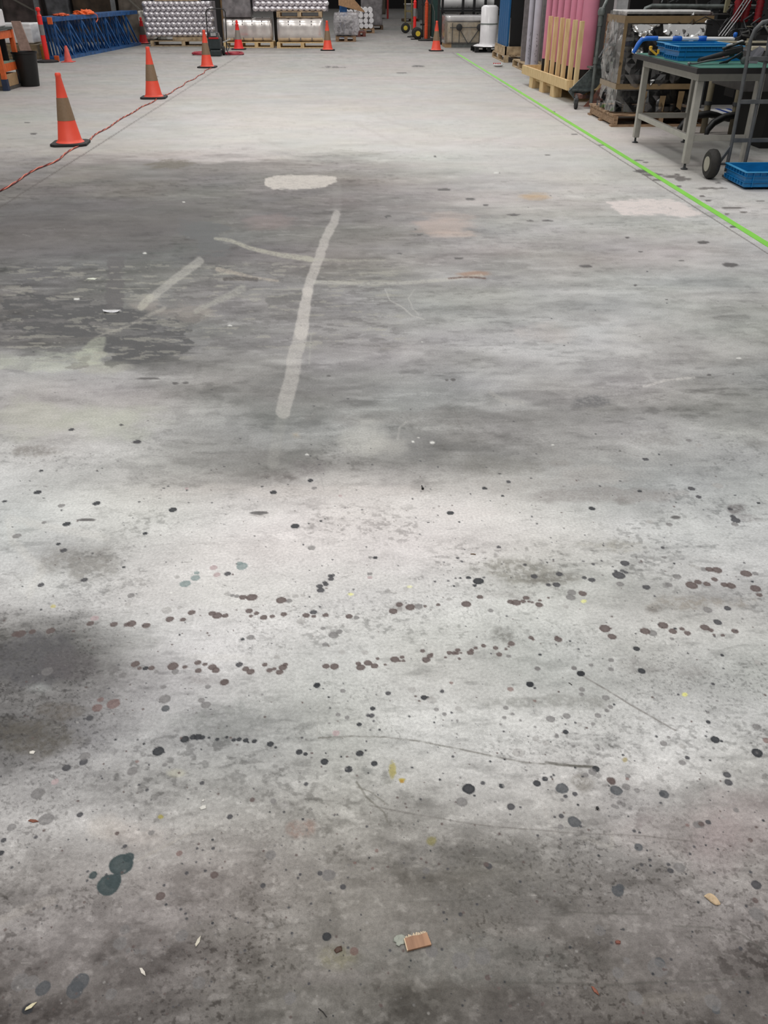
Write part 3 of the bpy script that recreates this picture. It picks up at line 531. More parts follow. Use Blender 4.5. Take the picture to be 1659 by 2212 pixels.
# ================================================================== traffic cones
def cone(name, label, P, h=.70, body=None, band=None, group='traffic cones along the lane', knob=False, rz=0.):
    body = body or orange; band = band or sleeve
    t = thing(name, label, 'traffic cone', (P[0], P[1], 0), rz, group); k = h / .7
    bw = .185 * k
    m = MB(); P8 = []
    for a in range(4):
        for q in (-9, 9):
            an = R(45 + 90 * a + q); P8.append((bw * 1.29 * math.cos(an), bw * 1.29 * math.sin(an)))
    m.prism(P8, 0, .028 * k); m.build('base', rubber, t, .008)
    rb, rt = .128 * k, .027 * k
    def r(z): return rb + (rt - rb) * z / (.7 * k - .03 * k)
    z0, z1, z2, z3 = .028 * k, .245 * k, .465 * k, .69 * k
    m = MB().lathe([(rb + .022 * k, z0), (rb + .008 * k, z0 + .012 * k), (r(z0), z0 + .03 * k), (r(z1), z1)], n=36); m.build('lower_cone', body, t, smooth=True)
    m = MB().lathe([(r(z1) + .002, z1), (r(z2) + .002, z2)], n=36); m.build('reflective_band', band, t, smooth=True)
    if knob: m = MB().lathe([(r(z2), z2), (r(.56 * k), .56 * k), (.045 * k, .565 * k), (.046 * k, .60 * k), (.03 * k, .607 * k), (.026 * k, .63 * k), (.036 * k, .64 * k), (.034 * k, .67 * k), (.016 * k, z3 + .01)], n=28)
    else: m = MB().lathe([(r(z2), z2), (r(z3 - .03), z3 - .03), (.031 * k, z3 - .026 * k), (.031 * k, z3 - .004), (.024 * k, z3 + .01)], n=36)
    m.build('cone_tip', body, t, smooth=True); return t
cone('traffic_cone', 'orange traffic cone with brown band, nearest one beside the orange cord', G(153, 312), rz=.1)
cone('traffic_cone', 'orange traffic cone with brown band, middle one beside the orange cord', G(333, 212), rz=.05)
cone('traffic_cone', 'orange traffic cone standing in front of the dark green cleaning machine', G(448, 146), rz=-.05)
cone('traffic_cone', 'orange cone with notched tip and pale band before a wrapped roll pallet', G(516, 107), band=sleeve2, body=orange2, knob=True)
cone('traffic_cone', 'orange cone at the right corner of the silver roll pallets', G(708, 109))
cone('traffic_cone', 'orange cone on the right side of the aisle mouth, by the black post', G(942, 110))
cone('traffic_cone', 'dark red cone with notched tip at the far end of the blue frames', G(311, 95), body=darkred, band=mat('dark_sleeve', (84, 78, 72), .6), knob=True)
# short cone without band
P = G(148, 134); t = thing('small_cone', 'short plain orange cone standing against the blue rack frames', 'traffic cone', (P[0], P[1], 0))
MB().box((0, 0, .007), (.27, .27, .014)).build('base', mat('faded_orange', (226, 96, 84), .6), t, .005)
MB().lathe([(.095, .014), (.085, .03), (.028, .32), (.018, .33)], n=28).build('cone_body', mat('faded_orange', (226, 96, 84), .6), t, smooth=True)

# ================================================================== bollards
def bollard(label, P, h, lean=0., top=orange2, split=True, base=True):
    t = thing('delineator_post', label, 'bollard', (P[0], P[1], 0))
    if base: MB().lathe([(.25, 0), (.25, .03), (.12, .055), (.06, .06)], n=8).build('base', rubber, t)
    r = .052; k = h / 1.12
    if split:
        MB().lathe([(r, .055), (r, .55 * k)], n=24).build('lower_sleeve', top, t, smooth=True)
        MB().lathe([(r + .002, .55 * k), (r + .002, .76 * k)], n=24).build('reflective_band', mat('grey_band', (140, 136, 136), .4), t, smooth=True)
        MB().lathe([(r, .76 * k), (r, .93 * k)], n=24).build('upper_sleeve', top, t, smooth=True)
    else: 
        pr = []
        for i in range(8):
            z = .055 + i * (.93 * k - .055) / 8; pr += [(r, z), (r, z + .1 * k), (r + .006, z + .105 * k)]
        MB().lathe(pr, n=24).build('upper_sleeve', top, t, smooth=True)
    MB().lathe([(r + .004, .93 * k), (.03, .97 * k), (.03, 1.02 * k), (.05, 1.035 * k), (.05, 1.08 * k), (.03, 1.10 * k)], n=24).build('handle_cap', top, t, smooth=True)
    return t
bollard('orange bollard with grey band in front of the near end of blue frames', G(103.5, 134.5), 1.1)
MB_ = G(893, 84)
bollard('red bollard with grey band standing behind the yellow hubbed wheel', (2.24, 32.6), 1.25)
bollard('plain orange post bollard right of the hand truck with yellow hubs', G(920, 88), 1.25, top=mat('plain_orange', (226, 84, 44), .5), split=False)

# ================================================================== bin, workbench on the far left
P = G(66, 186); t = thing('waste_bin', 'round black waste bin standing by the orange bench', 'bin', (P[0], P[1], 0))
MB().lathe([(.15, 0), (.155, .01), (.2, .49), (.215, .5), (.215, .525), (.2, .53), (.195, .5), (.145, .02)], n=40).build('tub', mat('black_bin', (20, 20, 21), .5), t, smooth=True)
m = MB(); m.lathe([(.197, .46), (.2, .5), (.212, .527), (.22, .53)], n=40, cap=False); m.build('bin_liner', mat('liner', (30, 32, 32), .3, bump=.5), t, smooth=True)
rack = mat('orange_rack_beam', (214, 100, 48), .5, var=.1)
bx1 = -5.72; t = thing('steel_workbench', 'orange framed workbench with a green grey shelf at left edge', 'workbench', (bx1, 15.65, 0))
for (dx, dy) in ((0, 0), (0, .75), (-1.6, 0), (-1.6, .75)):
    MB().box((dx, dy, .53), (.07, .07, .72)).build('upright', rack, t)
    MB().box((dx, dy, .085), (.09, .09, .17)).build('foot', mat('navy_foot', (40, 52, 78), .6), t)
MB().bb(-1.64, .04, -.02, .77, .86, .9).build('worktop', mat('bench_top', (70, 78, 76), .4), t, .004)
MB().bb(-1.6, 0, -.03, .02, .70, .85).build('beam', rack, t); MB().bb(-1.6, 0, -.03, .02, .27, .39).build('beam', rack, t)
MB().bb(-.03, .02, -.0, .75, .27, .39).build('beam', rack, t); MB().bb(-.03, .02, 0, .75, .74, .85).build('beam', rack, t)
MB().bb(-1.62, .02, 0, .75, .39, .41).build('shelf', mat('shelf_green', (128, 142, 124), .6), t)
MB().bb(-1.6, -.04, .5, .53, .41, .74).build('dark_void_sheet', blackm, t)  # black sheet added in place of the dark void above the shelf
MB().bb(-1.62, .02, 0, .75, .0, .05).build('plinth', mat('grey_plinth', (84, 80, 76), .7), t)
tag(MB().box((-5.98, 16.0, .141), (.55, .5, .18)).build('cardboard_box', card, None, .004), 'cardboard box on the bottom of the orange workbench', 'box')
for k, (dx, h_, col, nm, lab) in enumerate([(-.06, .16, (36, 76, 140), 'bottle', 'blue bottle at the end of the bench shelf'), (-.17, .2, (92, 66, 120), 'bottle', 'purple bottle on the bench shelf beside the blue one'), (-.28, .13, (190, 60, 70), 'bottle', 'red bottle on the bench shelf, furthest in')]):
    tb = thing('bottle', lab, 'bottle', (bx1 - .03 + dx, 15.85, .412)); mm = mat('bottle%d' % k, col, .4)
    MB().lathe([(.036, 0), (.038, .01), (.038, h_ * .7), (.016, h_ * .85), (.016, h_ * .9)], n=20).build('body', mm, tb, smooth=True)
    MB().lathe([(.018, h_ * .9), (.018, h_)], n=16).build('cap', white_m, tb, smooth=True)
t = thing('wrapped_parcel', 'white parcel with blue label lying on top of the bench', 'parcel', (-5.95, 16.0, .9))
MB().box((0, 0, .13), (.5, .4, .26)).build('body', white_w, t, .03, True); MB().box((-.02, -.201, .12), (.14, .006, .12)).build('label', mat('blue_label', (60, 110, 170), .5), t)

# ================================================================== pallets
def pallet(label, x0, x1, y0, y1, z=0., h=.144, m_=None, facing='Y', nb=3, group='wooden pallets on the floor', slats=7, name='pallet', solid=False):
    """blocks show on the side 'facing'"""
    m_ = m_ or wood; t = thing(name, label, 'pallet', ((x0 + x1) / 2, (y0 + y1) / 2, z), 0, group); W, D_ = x1 - x0, y1 - y0
    dk = MB(); bt = MB(); th = .022
    if facing == 'Y':
        for i in range(slats):
            yy = -D_ / 2 + (i + .5) * D_ / slats; dk.box((0, yy, h - th / 2), (W, D_ / slats * .8, th))
        for yy in (-D_ / 2 + .05, 0, D_ / 2 - .05): bt.box((0, yy, th / 2), (W, .1, th))
    else:
        for i in range(slats):
            xx = -W / 2 + (i + .5) * W / slats; dk.box((xx, 0, h - th / 2), (W / slats * .8, D_, th))
        for xx in (-W / 2 + .05, 0, W / 2 - .05): bt.box((xx, 0, th / 2), (.1, D_, th))
    dk.build('deck', m_, t); bt.build('bottom_boards', m_, t)
    for i in range(nb):
        if facing == 'Y':
            xx = -W / 2 + .05 + i * (W - .1) / (nb - 1)
            if solid: MB().box((xx, 0, h / 2), (.045, D_, h - 2 * th)).build('stringer', m_, t)
            else:
                for yy in (-D_ / 2 + .05, D_ / 2 - .05): MB().box((xx, yy, h / 2), (.1, .1, h - 2 * th)).build('block', m_, t)
        else:
            yy = -D_ / 2 + .05 + i * (D_ - .1) / (nb - 1)
            for xx in (-W / 2 + .05, W / 2 - .05): MB().box((xx, yy, h / 2), (.1, .1, h - 2 * th)).build('block', m_, t)
    return t
# ================================================================== loads of rolls at the back
def rolls_load(label, x0, x1, y0, z0, cols, rows, pitch_x, pitch_z, group='shrink-wrapped silver roll stacks'):
    t = thing('wrapped_roll_stack', label, 'wrapped load', (x0, y0, z0), 0, group)
    W = cols * pitch_x
    MB().bb(.01, W + .03, .05, .75, 0, rows * pitch_z).build('core', mat('grey_core', (140, 134, 140), .5), t)
    rr = pitch_x * .53
    first = None
    for j in range(rows):
        for i in range(cols):
            if first is None:
                first = MB().lathe([(rr * .98, .14), (rr, .03), (rr * .82, .0), (rr * .6, -.015), (rr * .3, -.03), (rr * .12, -.035)], n=16, axis='Y').build('roll', silver, t, smooth='all'); o = first
            else: o = first.copy(); C.objects.link(o); o.parent = t
            o.location = (rr + i * pitch_x + (rr * .7 if j % 2 else 0), 0, pitch_z * (.5 + j)); o.scale = (1, 1, pitch_z / pitch_x)
    return t
pallet('pallet under the tall stack of silver rolls', -5.75, -3.86, 27.75, 28.5, nb=3, m_=wood2)
MB_b = MB().bb(-5.1, -3.86, 27.76, 28.45, .146, .232).build('cardboard_sheet', wood2); tag(MB_b, 'brown board lying between the tall roll stack and its pallet', 'board')
rolls_load('tall stack of silver rolls in wrap behind the cleaning machine', -5.87, -3.85, 27.8, .24, 13, 7, .15, .125)
pallet('pallet resting on top of the tall silver roll stack', -5.5, -4.3, 27.85, 28.6, 1.125, m_=wood2, group='pallets up on stacked loads')
def big_roll(label, x0, x1, y0, z0, r, bands, group='large wrapped rolls on pallets', dark=False):
    t = thing('wrapped_roll_pack', label, 'wrapped load', ((x0 + x1) / 2, y0 + r, z0), 0, group); W = x1 - x0; n = 40
    prof = []
    m = MB(); rings = []
    for i in range(bands * 4 + 1):
        x = -W / 2 + i * W / (bands * 4); ph = i % 4; k = 1.0 if ph else .965
        if i in (0, bands * 4): k = .93
        ring = []
        for q in range(n):
            a = 2 * math.pi * q / n; ex = .62; cx_ = math.copysign(abs(math.cos(a)) ** ex, math.cos(a)); cz = math.copysign(abs(math.sin(a)) ** ex, math.sin(a))
            ring.append(m.bm.verts.new((x, cx_ * r * k, r + cz * r * k)))
        rings.append(ring)
    for a, b in zip(rings[:-1], rings[1:]):
        for q in range(n): m.bm.faces.new((a[q], a[(q + 1) % n], b[(q + 1) % n], b[q]))
    m.bm.faces.new(rings[0]); m.bm.faces.new(rings[-1])
    m.build('rolls', mat('pearl_wrapped_rolls', (240, 234, 230), .24, .55, var=.08, scale=6, bump=.35), t, smooth='all')
    for i in range(1, bands):
        x = -W / 2 + i * W / bands; m = MB()
        for q in range(0, n, 2):
            a = 2 * math.pi * q / n; ex = .62; cx_ = math.copysign(abs(math.cos(a)) ** ex, math.cos(a)); cz = math.copysign(abs(math.sin(a)) ** ex, math.sin(a))
            if q % 8 < 4 or dark: m.box((x, cx_ * r * .975, r + cz * r * .975), (.025, .04 if not dark else .1, .03 if not dark else .1))
        m.build('gap_mark', mat('gap_grey', (120, 116, 118), .5), t)
    return t
pallet('pallet under the left wrapped roll pack, behind the notched orange cone', -3.55, -2.14, 27.0, 27.8, nb=4)
big_roll('large pearly wrapped roll pack behind the notched orange cone', -3.52, -2.17, 27.02, .145, .295, 5)
pallet('pallet under the second wrapped roll pack, left of the corner cone', -2.03, -.6, 26.75, 27.6, nb=3)
big_roll('large pearly wrapped roll pack left of the corner cone', -2.0, -.72, 26.8, .145, .295, 4)
pallet('pallet between the second roll pack and the rolls stacked on it', -2.0, -.74, 26.9, 27.6, .74, m_=wood2, nb=3, group='pallets up on stacked loads')
rolls_load('silver rolls stacked on the raised pallet above the second roll pack', -2.66, -.6, 26.95, .885, 13, 4, .158, .125)
# dark wrapped load above first roll pack
def wrapped_box(label, x0, x1, y0, y1, z0, z1, m_, name='wrapped_load', group=None, amp=.02, seed=1, seg=10, bev=.03, cat='wrapped load'):
    m = MB(); bmesh.ops.create_cube(m.bm, size=1); bmesh.ops.subdivide_edges(m.bm, edges=m.bm.edges, cuts=seg, use_grid_fill=True)
    W, D_, Hh = x1 - x0, y1 - y0, z1 - z0; rr = random.Random(seed)
    for v in m.bm.verts:
        c = v.co.copy(); v.co = Vector((c.x * W, c.y * D_, c.z * Hh)) 
        k = float(fbm(np.array([c.x * 5 + seed + c.y * 3]), np.array([c.z * 9 + c.y * 4.]), 3, seed)[0])
        n_ = Vector((c.x, c.y, 0)); 
        if n_.length > 0: v.co += n_.normalized() * amp * k
    o = m.build(name, m_, None, bev, 'all', loc=((x0 + x1) / 2, (y0 + y1) / 2, (z0 + z1) / 2))
    return tag(o, label, cat, group)
wrapped_box('dark grey wrapped load stacked on the left pearly roll pack', -3.5, -2.71, 27.05, 27.75, .738, 1.7, grey_film, seed=3)
# posts of racking behind
def post(label, x, y, wd, h, m_, name='rack_post', cat='post'):
    t = tag(MB().bb(x - wd / 2, x + wd / 2, y - wd / 2, y + wd / 2, 0, h).build(name, m_), label, cat); return t
post('black upright post right of the tall silver roll stack', -3.73, 27.9, .13, 3.2, blackm)
tag(MB().bb(-3.66, -3.57, 27.95, 28.02, 0, 3).build('corner_board', mat('tan_board', (150, 122, 88), .8)), 'tan corner board standing beside the black post', 'board')
tag(MB().bb(-2.16, -2.06, 27.82, 27.92, 0, 1.6).build('rack_post', blackm), 'dark post between the two pearly roll packs', 'post')
# wrapped stack right of the cones
pallet('pallet under the sagging stack of dark roll ends', -.42, .22, 29.95, 31.1, m_=wood_old, nb=3)
t = thing('wrapped_roll_stack', 'sagging film-wrapped stack with dark roll ends behind the corner cone', 'wrapped load', (-.1, 30.5, .144), 0)
for j in range(5):
    m = MB(); 
    for i in range(4): m.lathe([(.05, -.5), (.058, -.48), (.058, .45)], c=(-.24 + i * .125 + (.03 if j % 2 else 0), 0, .06 + j * .105), n=14, axis='Y')
    m.build('roll_layer', blackm if j < 4 else white_m, t, smooth=True)
m = MB(); bmesh.ops.create_cube(m.bm, size=1); bmesh.ops.subdivide_edges(m.bm, edges=m.bm.edges, cuts=8, use_grid_fill=True)
for v in m.bm.verts:
    c = v.co.copy(); bul = .10 * math.cos(c.z * 2.6); v.co = Vector((c.x * (.66 + bul) + (.04 if c.x > 0 else 0), c.y * 1.1, .33 + c.z * .6))
m.build('stretch_film', film_mat('smoky_film', .38, (206, 202, 206), .12, 7, .9), t, smooth='all')
def log_pile(label, P, W, layers, r, m_, L_=1.1, z0=.0, group='white wrapped rolls along the aisle'):
    t = thing('wrapped_roll_pile', label, 'wrapped load', (P[0], P[1], z0), 0, group); rr = random.Random(int(P[1] * 7))
    for j in range(layers):
        n = int(W / (2 * r)) 
        for i in range(n):
            MB().lathe([(r * .9, 0), (r, .02), (r, L_ - .02), (r * .9, L_)], c=((-W / 2 + r + i * 2 * r) + rr.uniform(-.02, .02), rr.uniform(-.05, .05), r + j * 2 * r * .93), n=16, axis='Y').build('roll', m_, t, smooth=True)
    return t
pallet('low reddish crate pallet beyond the sagging dark stack', .1, .58, 33.0, 34.1, m_=mat('red_wood', (120, 70, 60), .7), nb=3)
log_pile('pile of bright white rolls on the reddish pallet', (.1, 33.0), .85, 4, .085, white_w, z0=.146)
pallet('wooden pallet farther along the left of the aisle', .25, .95, 35.5, 36.6, m_=wood_old, nb=3)
log_pile('white roll pile farther along the left of the aisle', (.55, 35.5), .72, 4, .09, white_w, z0=.146)
wrapped_box('grey wrapped load, tall one on the left of the aisle', .5, 1.35, 38.6, 39.6, .14, 1.7, grey_film, seed=8, group=None)
pallet('dark pallet under the tall grey wrapped load by the aisle', .5, 1.38, 38.5, 39.6, m_=card_d, nb=3)
tag(MB().extr([(-.3, 31.6, .95), (.55, 33.2, .72), (.55, 33.2, .75), (-.3, 31.6, 1.6)], (-.02, .06, 0)).build('leaning_sheet', mat('tan_card', (206, 164, 124), .8)), 'leaning tan cardboard sheet above the white roll piles', 'sheet')
tag(MB().bb(-.3, -.05, 32.3, 32.9, .0, .95).build('support_crate', blue_s), 'dark blue crate behind the sagging dark stack', 'crate')
post('thin grey post behind the white rolls', .6, 40.5, .05, 3, steel, 'slim_post')
wrapped_box('brown wrapped goods far down the aisle with red edges', .9, 2.0, 52, 53.5, .2, 1.8, mat('olive_goods', (92, 86, 74), .5), seed=11)
for i, x in enumerate((.9, 1.55, 2.05)): tag(MB().bb(x, x + .1, 51.8, 51.9, 0, 1.9).build('red_post', mat('red_post', (170, 40, 36), .5)), ['red post at the left of the far brown goods', 'red post in the middle of the far brown goods', 'red post at the right of the far brown goods'][i], 'post')
t = thing('drum', 'white drum standing on a low pallet far down the aisle', 'drum', (3.05, 48, .12)); MB().lathe([(.27, 0), (.27, .55), (.3, .56), (.3, .6)], n=28).build('body', mat('pale_drum', (150, 150, 148), .5), t, smooth=True); MB().lathe([(.31, .6), (.31, .64)], n=28).build('lid', white_m, t)
pallet('low pallet under the white drum', 2.65, 3.5, 47.6, 48.4, h=.12, m_=card_d, nb=3)
for i, (x, y, h_) in enumerate([(3.6, 50, 1.4), (3.5, 44, 2.2), (4.0, 44, 2.2)]):
    tag(MB().bb(x, x + .4, y, y + .5, 0, h_).build('storage_cabinet', mat('dark_cabinet%d' % i, [(96, 98, 98), (64, 74, 80), (52, 56, 60)][i], .6)), ['pale grey cabinet behind the white drum', 'dim grey cabinet on the right of the far aisle', 'darkest cabinet on the right of the far aisle'][i], 'cabinet')
# backdrop on the left: racking full of dull goods
gd = [(-12.5, -10.9, (120, 112, 108)), (-10.6, -9.5, (96, 84, 82)), (-9.3, -8.6, (104, 104, 108)), (-8.5, -7.2, (78, 62, 48)), (-7.1, -6.1, (124, 114, 104)), (-6.0, -5.9, (150, 146, 138))]
gl = ['dull wrapped goods behind the bench', 'reddish brown boxes behind the bollard', 'grey wrapped column behind the blue frames', 'dark brown crate behind the blue frames', 'grey brown wrapped load behind the far end of the frames', 'slim pale panel beside the tall silver roll stack']
for i, (x0, x1, col) in enumerate(gd):
    wrapped_box(gl[i], x0, x1, 30.2, 31.2, 0, 2.2, mat('goods%d' % i, col, .5, var=.35, scale=3, bump=.5), seed=20 + i, amp=.04)
for i, x in enumerate((-9.45, -7.15)): post(['grey steel upright behind the bollard', 'grey steel upright behind the middle of the blue frames'][i], x, 29.8, .12, 3, mat('upright_grey', (120, 122, 124), .5))
for i, (p, q) in enumerate([((-11.6, 29.9, 1.9), (-9.4, 29.9, .75)), ((-7.3, 29.9, 1.7), (-6.2, 29.9, .7))]):
    tag(MB().bar(p, q, .04).build('brace', mat('brace_grey', (112, 108, 100), .6)), ['sloping brace behind the orange bench', 'sloping brace behind the far part of the blue frames'][i], 'brace')
wrapped_box('bright silver bubble-wrapped bundle left of the bollard', -8.3, -7.5, 22.9, 23.6, .32, .74, mat('bright_foil', (250, 250, 252), .25, 0, var=.05, scale=6, bump=1), seed=31)
wrapped_box('straw coloured wrapped bale under the silver bundle', -8.4, -7.4, 22.8, 23.7, 0, .31, mat('straw_wrap', (150, 132, 104), .4, var=.2, bump=.8), seed=33)
tag(MB().extr([(-7.62, 22.3, 0), (-7.36, 22.3, 0), (-7.52, 22.3, .8), (-7.72, 22.3, .8)], (0, .06, 0)).build('leaning_board', mat('pink_board', (176, 148, 136), .8)), 'pinkish leaning board just left of the bollard', 'board')
tag(MB().lathe([(.09, 0), (.09, .3), (.05, .34)], c=(-7.15, 22.5, 0), n=20).build('gas_bottle', mat('ochre_bottle', (150, 104, 36), .5), None, smooth=True), 'ochre yellow bottle standing beside the bollard', 'bottle')
wrapped_box('silver grey wrapped item behind the blue frames, beside the dark red cone', -6.35, -5.95, 29.4, 29.9, .1, .85, mat('pale_wrap', (205, 200, 190), .3, var=.4, bump=1, scale=9), seed=35)
# ================================================================== blue rack frames lying on edge
def rack_frame(label, x_off, first=None):
    A = Vector((-6.77 + x_off, 22.1 - x_off * 1.2, 0)); Bv = Vector((-6.22 + x_off, 28.5, 0)); d = Bv - A; L_ = d.length
    t = thing('pallet_rack_frame', label, 'rack frame', A, math.atan2(d.y, d.x), 'blue rack frames lying on edge')
    MB().bb(0, L_, -.04, .04, 0, .07).build('bottom_post', blue_s, t); MB().bb(0, L_, -.05, .05, .79, .88).build('top_post', blue_s, t)
    n = 7
    for i in range(n):
        a = .15 + i * (L_ - .3) / n; b = a + (L_ - .3) / n
        MB().bar((a, 0, .8), (a + .12, 0, .05), .035, .045).build('lacing', blue_s, t)
        MB().bar((a, 0, .8), (b + .05, 0, .05), .035, .045).build('lacing', blue_s, t)
    if x_off in (0, -.36): MB().box((-.02, 0, .81), (.05, .11, .14)).build('foot_plate', rack, t, .01)
    if x_off == 0: MB().box((-.02, 0, .06), (.05, .11, .12)).build('foot_plate', rack, t, .01)
    return t
for i, lab in enumerate(['blue rack frame lying on edge, nearest the lane', 'blue rack frame lying on edge, second from the lane', 'blue rack frame lying on edge, third from the lane', 'blue rack frame lying on edge, furthest from the lane']):
    rack_frame(lab, (0, -.12, -.24, -.36)[i])
def cloth(name, label, P, col, sx, sy, sz, seed, rz=0.):
    m = MB(); bmesh.ops.create_icosphere(m.bm, subdivisions=4, radius=1)
    for v in m.bm.verts:
        c = v.co.copy(); k = 1 + .9 * float(fbm(np.array([c.x * 4.2 + seed + c.z]), np.array([c.y * 4.2 - c.z]), 4, seed)[0]); v.co = Vector((c.x * sx * k, c.y * sy * k, max(c.z, -.2) * sz * k))
    return tag(m.build(name, mat(name + str(seed), col, .6, bump=.4), None, 0, 'all', loc=P), label, 'cloth')
cloth('orange_strapping', 'crumpled bright orange strapping heaped on the blue frames', (-6.65, 24.6, .895), (255, 106, 40), .2, .34, .07, 3)
cloth('orange_rag', 'smaller orange rag lying nearer on the blue frames', (-6.8, 23.1, .895), (226, 96, 50), .14, .22, .035, 7)
tag(MB().tube([(-6.47, 24.85, .9), (-6.42, 24.9, .85), (-6.43, 24.95, .76), (-6.45, 24.85, .7)], .012, 8).build('strap_tail', mat('salmon_strap', (236, 120, 90), .6), None, smooth=True), 'loose salmon strap end hanging over the top blue frame', 'strap')

# ================================================================== floor cleaning machine behind the third cone
P = G(466, 121); X0, Y0 = P[0], P[1]; t = thing('carpet_extractor', 'dark green grey wheeled cleaning machine with black hoop handle', 'machine', (X0, Y0, 0))
dg = mat('dark_green_plastic', (48, 58, 60), .45)
MB().box((0, .12, .27), (.3, .42, .26)).build('tank', dg, t, .03); MB().box((.02, .0, .07), (.26, .3, .13)).build('chassis', dg, t, .02)
MB().box((-.02, .1, .45), (.3, .34, .14), taper=.8).build('recovery_dome', mat('dome_black', (26, 28, 30), .25), t, .03); MB().box((0, -.09, .39), (.24, .04, .035)).build('red_trim', darkred, t, .01)
MB().box((.0, -.08, .47), (.13, .02, .07)).build('label_plate', mat('pale_plate', (180, 180, 180), .5), t)
for s_ in (-1, 1): MB().lathe([(.03, -.03), (.1, -.028), (.1, .028), (.03, .03)], c=(s_ * .17, .28, .1), n=24, axis='X').build('wheel', rubber, t, smooth=True)
MB().tube([(-.19, .3, .1), (-.2, .36, .55), (-.2, .42, .93), (-.17, .43, .98), (-.12, .43, 1.0), (.2, .43, 1.0), (.25, .43, .98), (.28, .42, .93), (.27, .36, .5), (.24, .3, .1)], .013, 10).build('handle', blackm, t, smooth=True)
MB().box((.3, .05, .33), (.2, .1, .03), Matrix.Rotation(-.35, 3, 'Y')).build('wand_head', mat('wand_silver', (200, 200, 196), .3, .5), t, .008)
MB().tube([(.28, .05, .3), (.36, 0, .2), (.3, -.02, .1), (.33, .1, .02)], .012, 8).build('wand_pipe', steel_d, t, smooth=True)
hose = mat('red_hose', (168, 44, 60), .45)
def loops(name, label, cx, cy, rx, ry, n, z=.018, col=hose, r=.018, cat='hose'):
    pts = [(cx + rx * (1 + .06 * math.sin(k * .37)) * math.cos(k * .26), cy + ry * (1 + .08 * math.cos(k * .23)) * math.sin(k * .26), z + k * .00045) for k in range(n)]
    return tag(MB().tube(pts, r, 8).build(name, col, None, smooth=True), label, cat)
loops('coiled_hose', 'coil of red hose on the floor left of the cleaning machine', X0 - .42, Y0 + .5, .22, .35, 70)
loops('coiled_hose', 'coil of red hose on the floor right of the cleaning machine', X0 + .42, Y0 + .42, .22, .3, 70)

# ================================================================== cord and tape
pts = []
ck = [(0, 413), (30, 396), (60, 380), (90, 362), (115, 352), (135, 338), (150, 330), (175, 315), (200, 297), (225, 283), (240, 270), (262, 260), (282, 245), (300, 237), (330, 220), (350, 210), (380, 195), (400, 181), (430, 165), (447, 152), (456, 147)]
gp = [Vector(G(x, y)) for x, y in ck]; gp = [gp[0] + (gp[0] - gp[1]) * 3] + gp
for a, b in zip(gp[:-1], gp[1:]):
    L_ = (b - a).length; n = max(2, int(L_ / .012))
    for k in range(n): pts.append(a.lerp(b, k / n))
# smooth centreline then twist two strands round it
arr = np.array([[p.x, p.y] for p in pts]); ker = np.ones(31) / 31
arr = np.stack([np.convolve(np.pad(arr[:, i], 15, 'edge'), ker, 'valid') for i in range(2)], 1)
arr[:, 0] += .02 * np.sin(arr[:, 1] * 5.1) * np.clip((arr[:, 1] - 5) / 3, 0, 1)
t = thing('twisted_cord', 'orange and red twisted cord lying along the left floor joint', 'cord', (0, 0, 0))
for s_, (nm, cm) in enumerate([('orange_strand', mat('cord_orange', (226, 120, 96), .5)), ('dark_strand', mat('cord_dark', (122, 44, 44), .5))]):
    pp = [(x + .006 * math.cos(k * .2 + s_ * math.pi), y, .009 + .004 * math.sin(k * .2 + s_ * math.pi)) for k, (x, y) in enumerate(arr)][::2]
    MB().tube(pp, .0048, 6).build(nm, cm, t, smooth='all')
green = mat('green_floor_tape', (142, 222, 86), .45, var=.06, scale=3)
m = MB(); rr = random.Random(3)
ys = np.concatenate([np.arange(.5, 12, .15), np.arange(12, 24.6, .4)]); L1 = []; L2 = []
for y in ys: L1.append((2.765 + rr.uniform(-.0015, .0015), y)); L2.append((2.82 + rr.uniform(-.0015, .0015), y))
for k in range(len(ys) - 1):
    a, b, c, d = L1[k], L2[k], L2[k + 1], L1[k + 1]; m.bm.faces.new([m.bm.verts.new((p[0], p[1], .0035)) for p in (a, b, c, d)])
bmesh.ops.remove_doubles(m.bm, verts=m.bm.verts, dist=1e-5); ex = bmesh.ops.extrude_face_region(m.bm, geom=m.bm.faces[:]); bmesh.ops.translate(m.bm, verts=[v for v in ex['geom'] if isinstance(v, bmesh.types.BMVert)], vec=(0, 0, -.003))
tag(m.build('floor_tape', green), 'long bright green tape line along the right of the lane', 'tape')

# ================================================================== right back: wrapped pallets, hand truck
def wheel(parent, c, r, wd, axis='X', hub=(222, 206, 90), name='wheel', hubr=.45):
    o = MB().lathe([(r * .5, -wd / 2), (r * .82, -wd / 2), (r * .97, -wd * .3), (r, 0), (r * .97, wd * .3), (r * .82, wd / 2), (r * .5, wd / 2)], c=c, n=36, axis=axis, cap=True).build(name, mat('tyre', (40, 38, 36), .75, bump=.3, scale=40), parent, smooth=True)
    MB().lathe([(r * .12, -wd * .56), (r * hubr, -wd * .54), (r * hubr, wd * .54), (r * .12, wd * .56)], c=c, n=24, axis=axis).build('hub', mat('hub%d' % hub[0], hub, .5), o, smooth=True); return o
t = thing('hand_truck', 'black hand truck with yellow wheel hubs at the aisle mouth', 'hand truck', (2.45, 31.15, 0))
wheel(t, (-.2, 0, .17), .17, .09, 'Y', (230, 200, 60)); wheel(t, (-.2, .55, .17), .17, .09, 'Y', (230, 200, 60))
for s_ in (-.04, .04): MB().tube([(s_, .1, .03), (s_, .14, 1.0), (s_ * 3, .15, 1.25)], .018, 10).build('frame_rail', blackm, t, smooth=True)
MB().box((.0, .12, .42), (.24, .03, .05)).build('cross_bar', blackm, t); MB().box((.02, .1, .97), (.26, .03, .04)).build('cross_bar', blackm, t)
MB().bb(-.42, .42, -.12, .3, 0.0, .02).build('toe_plate', blackm, t)
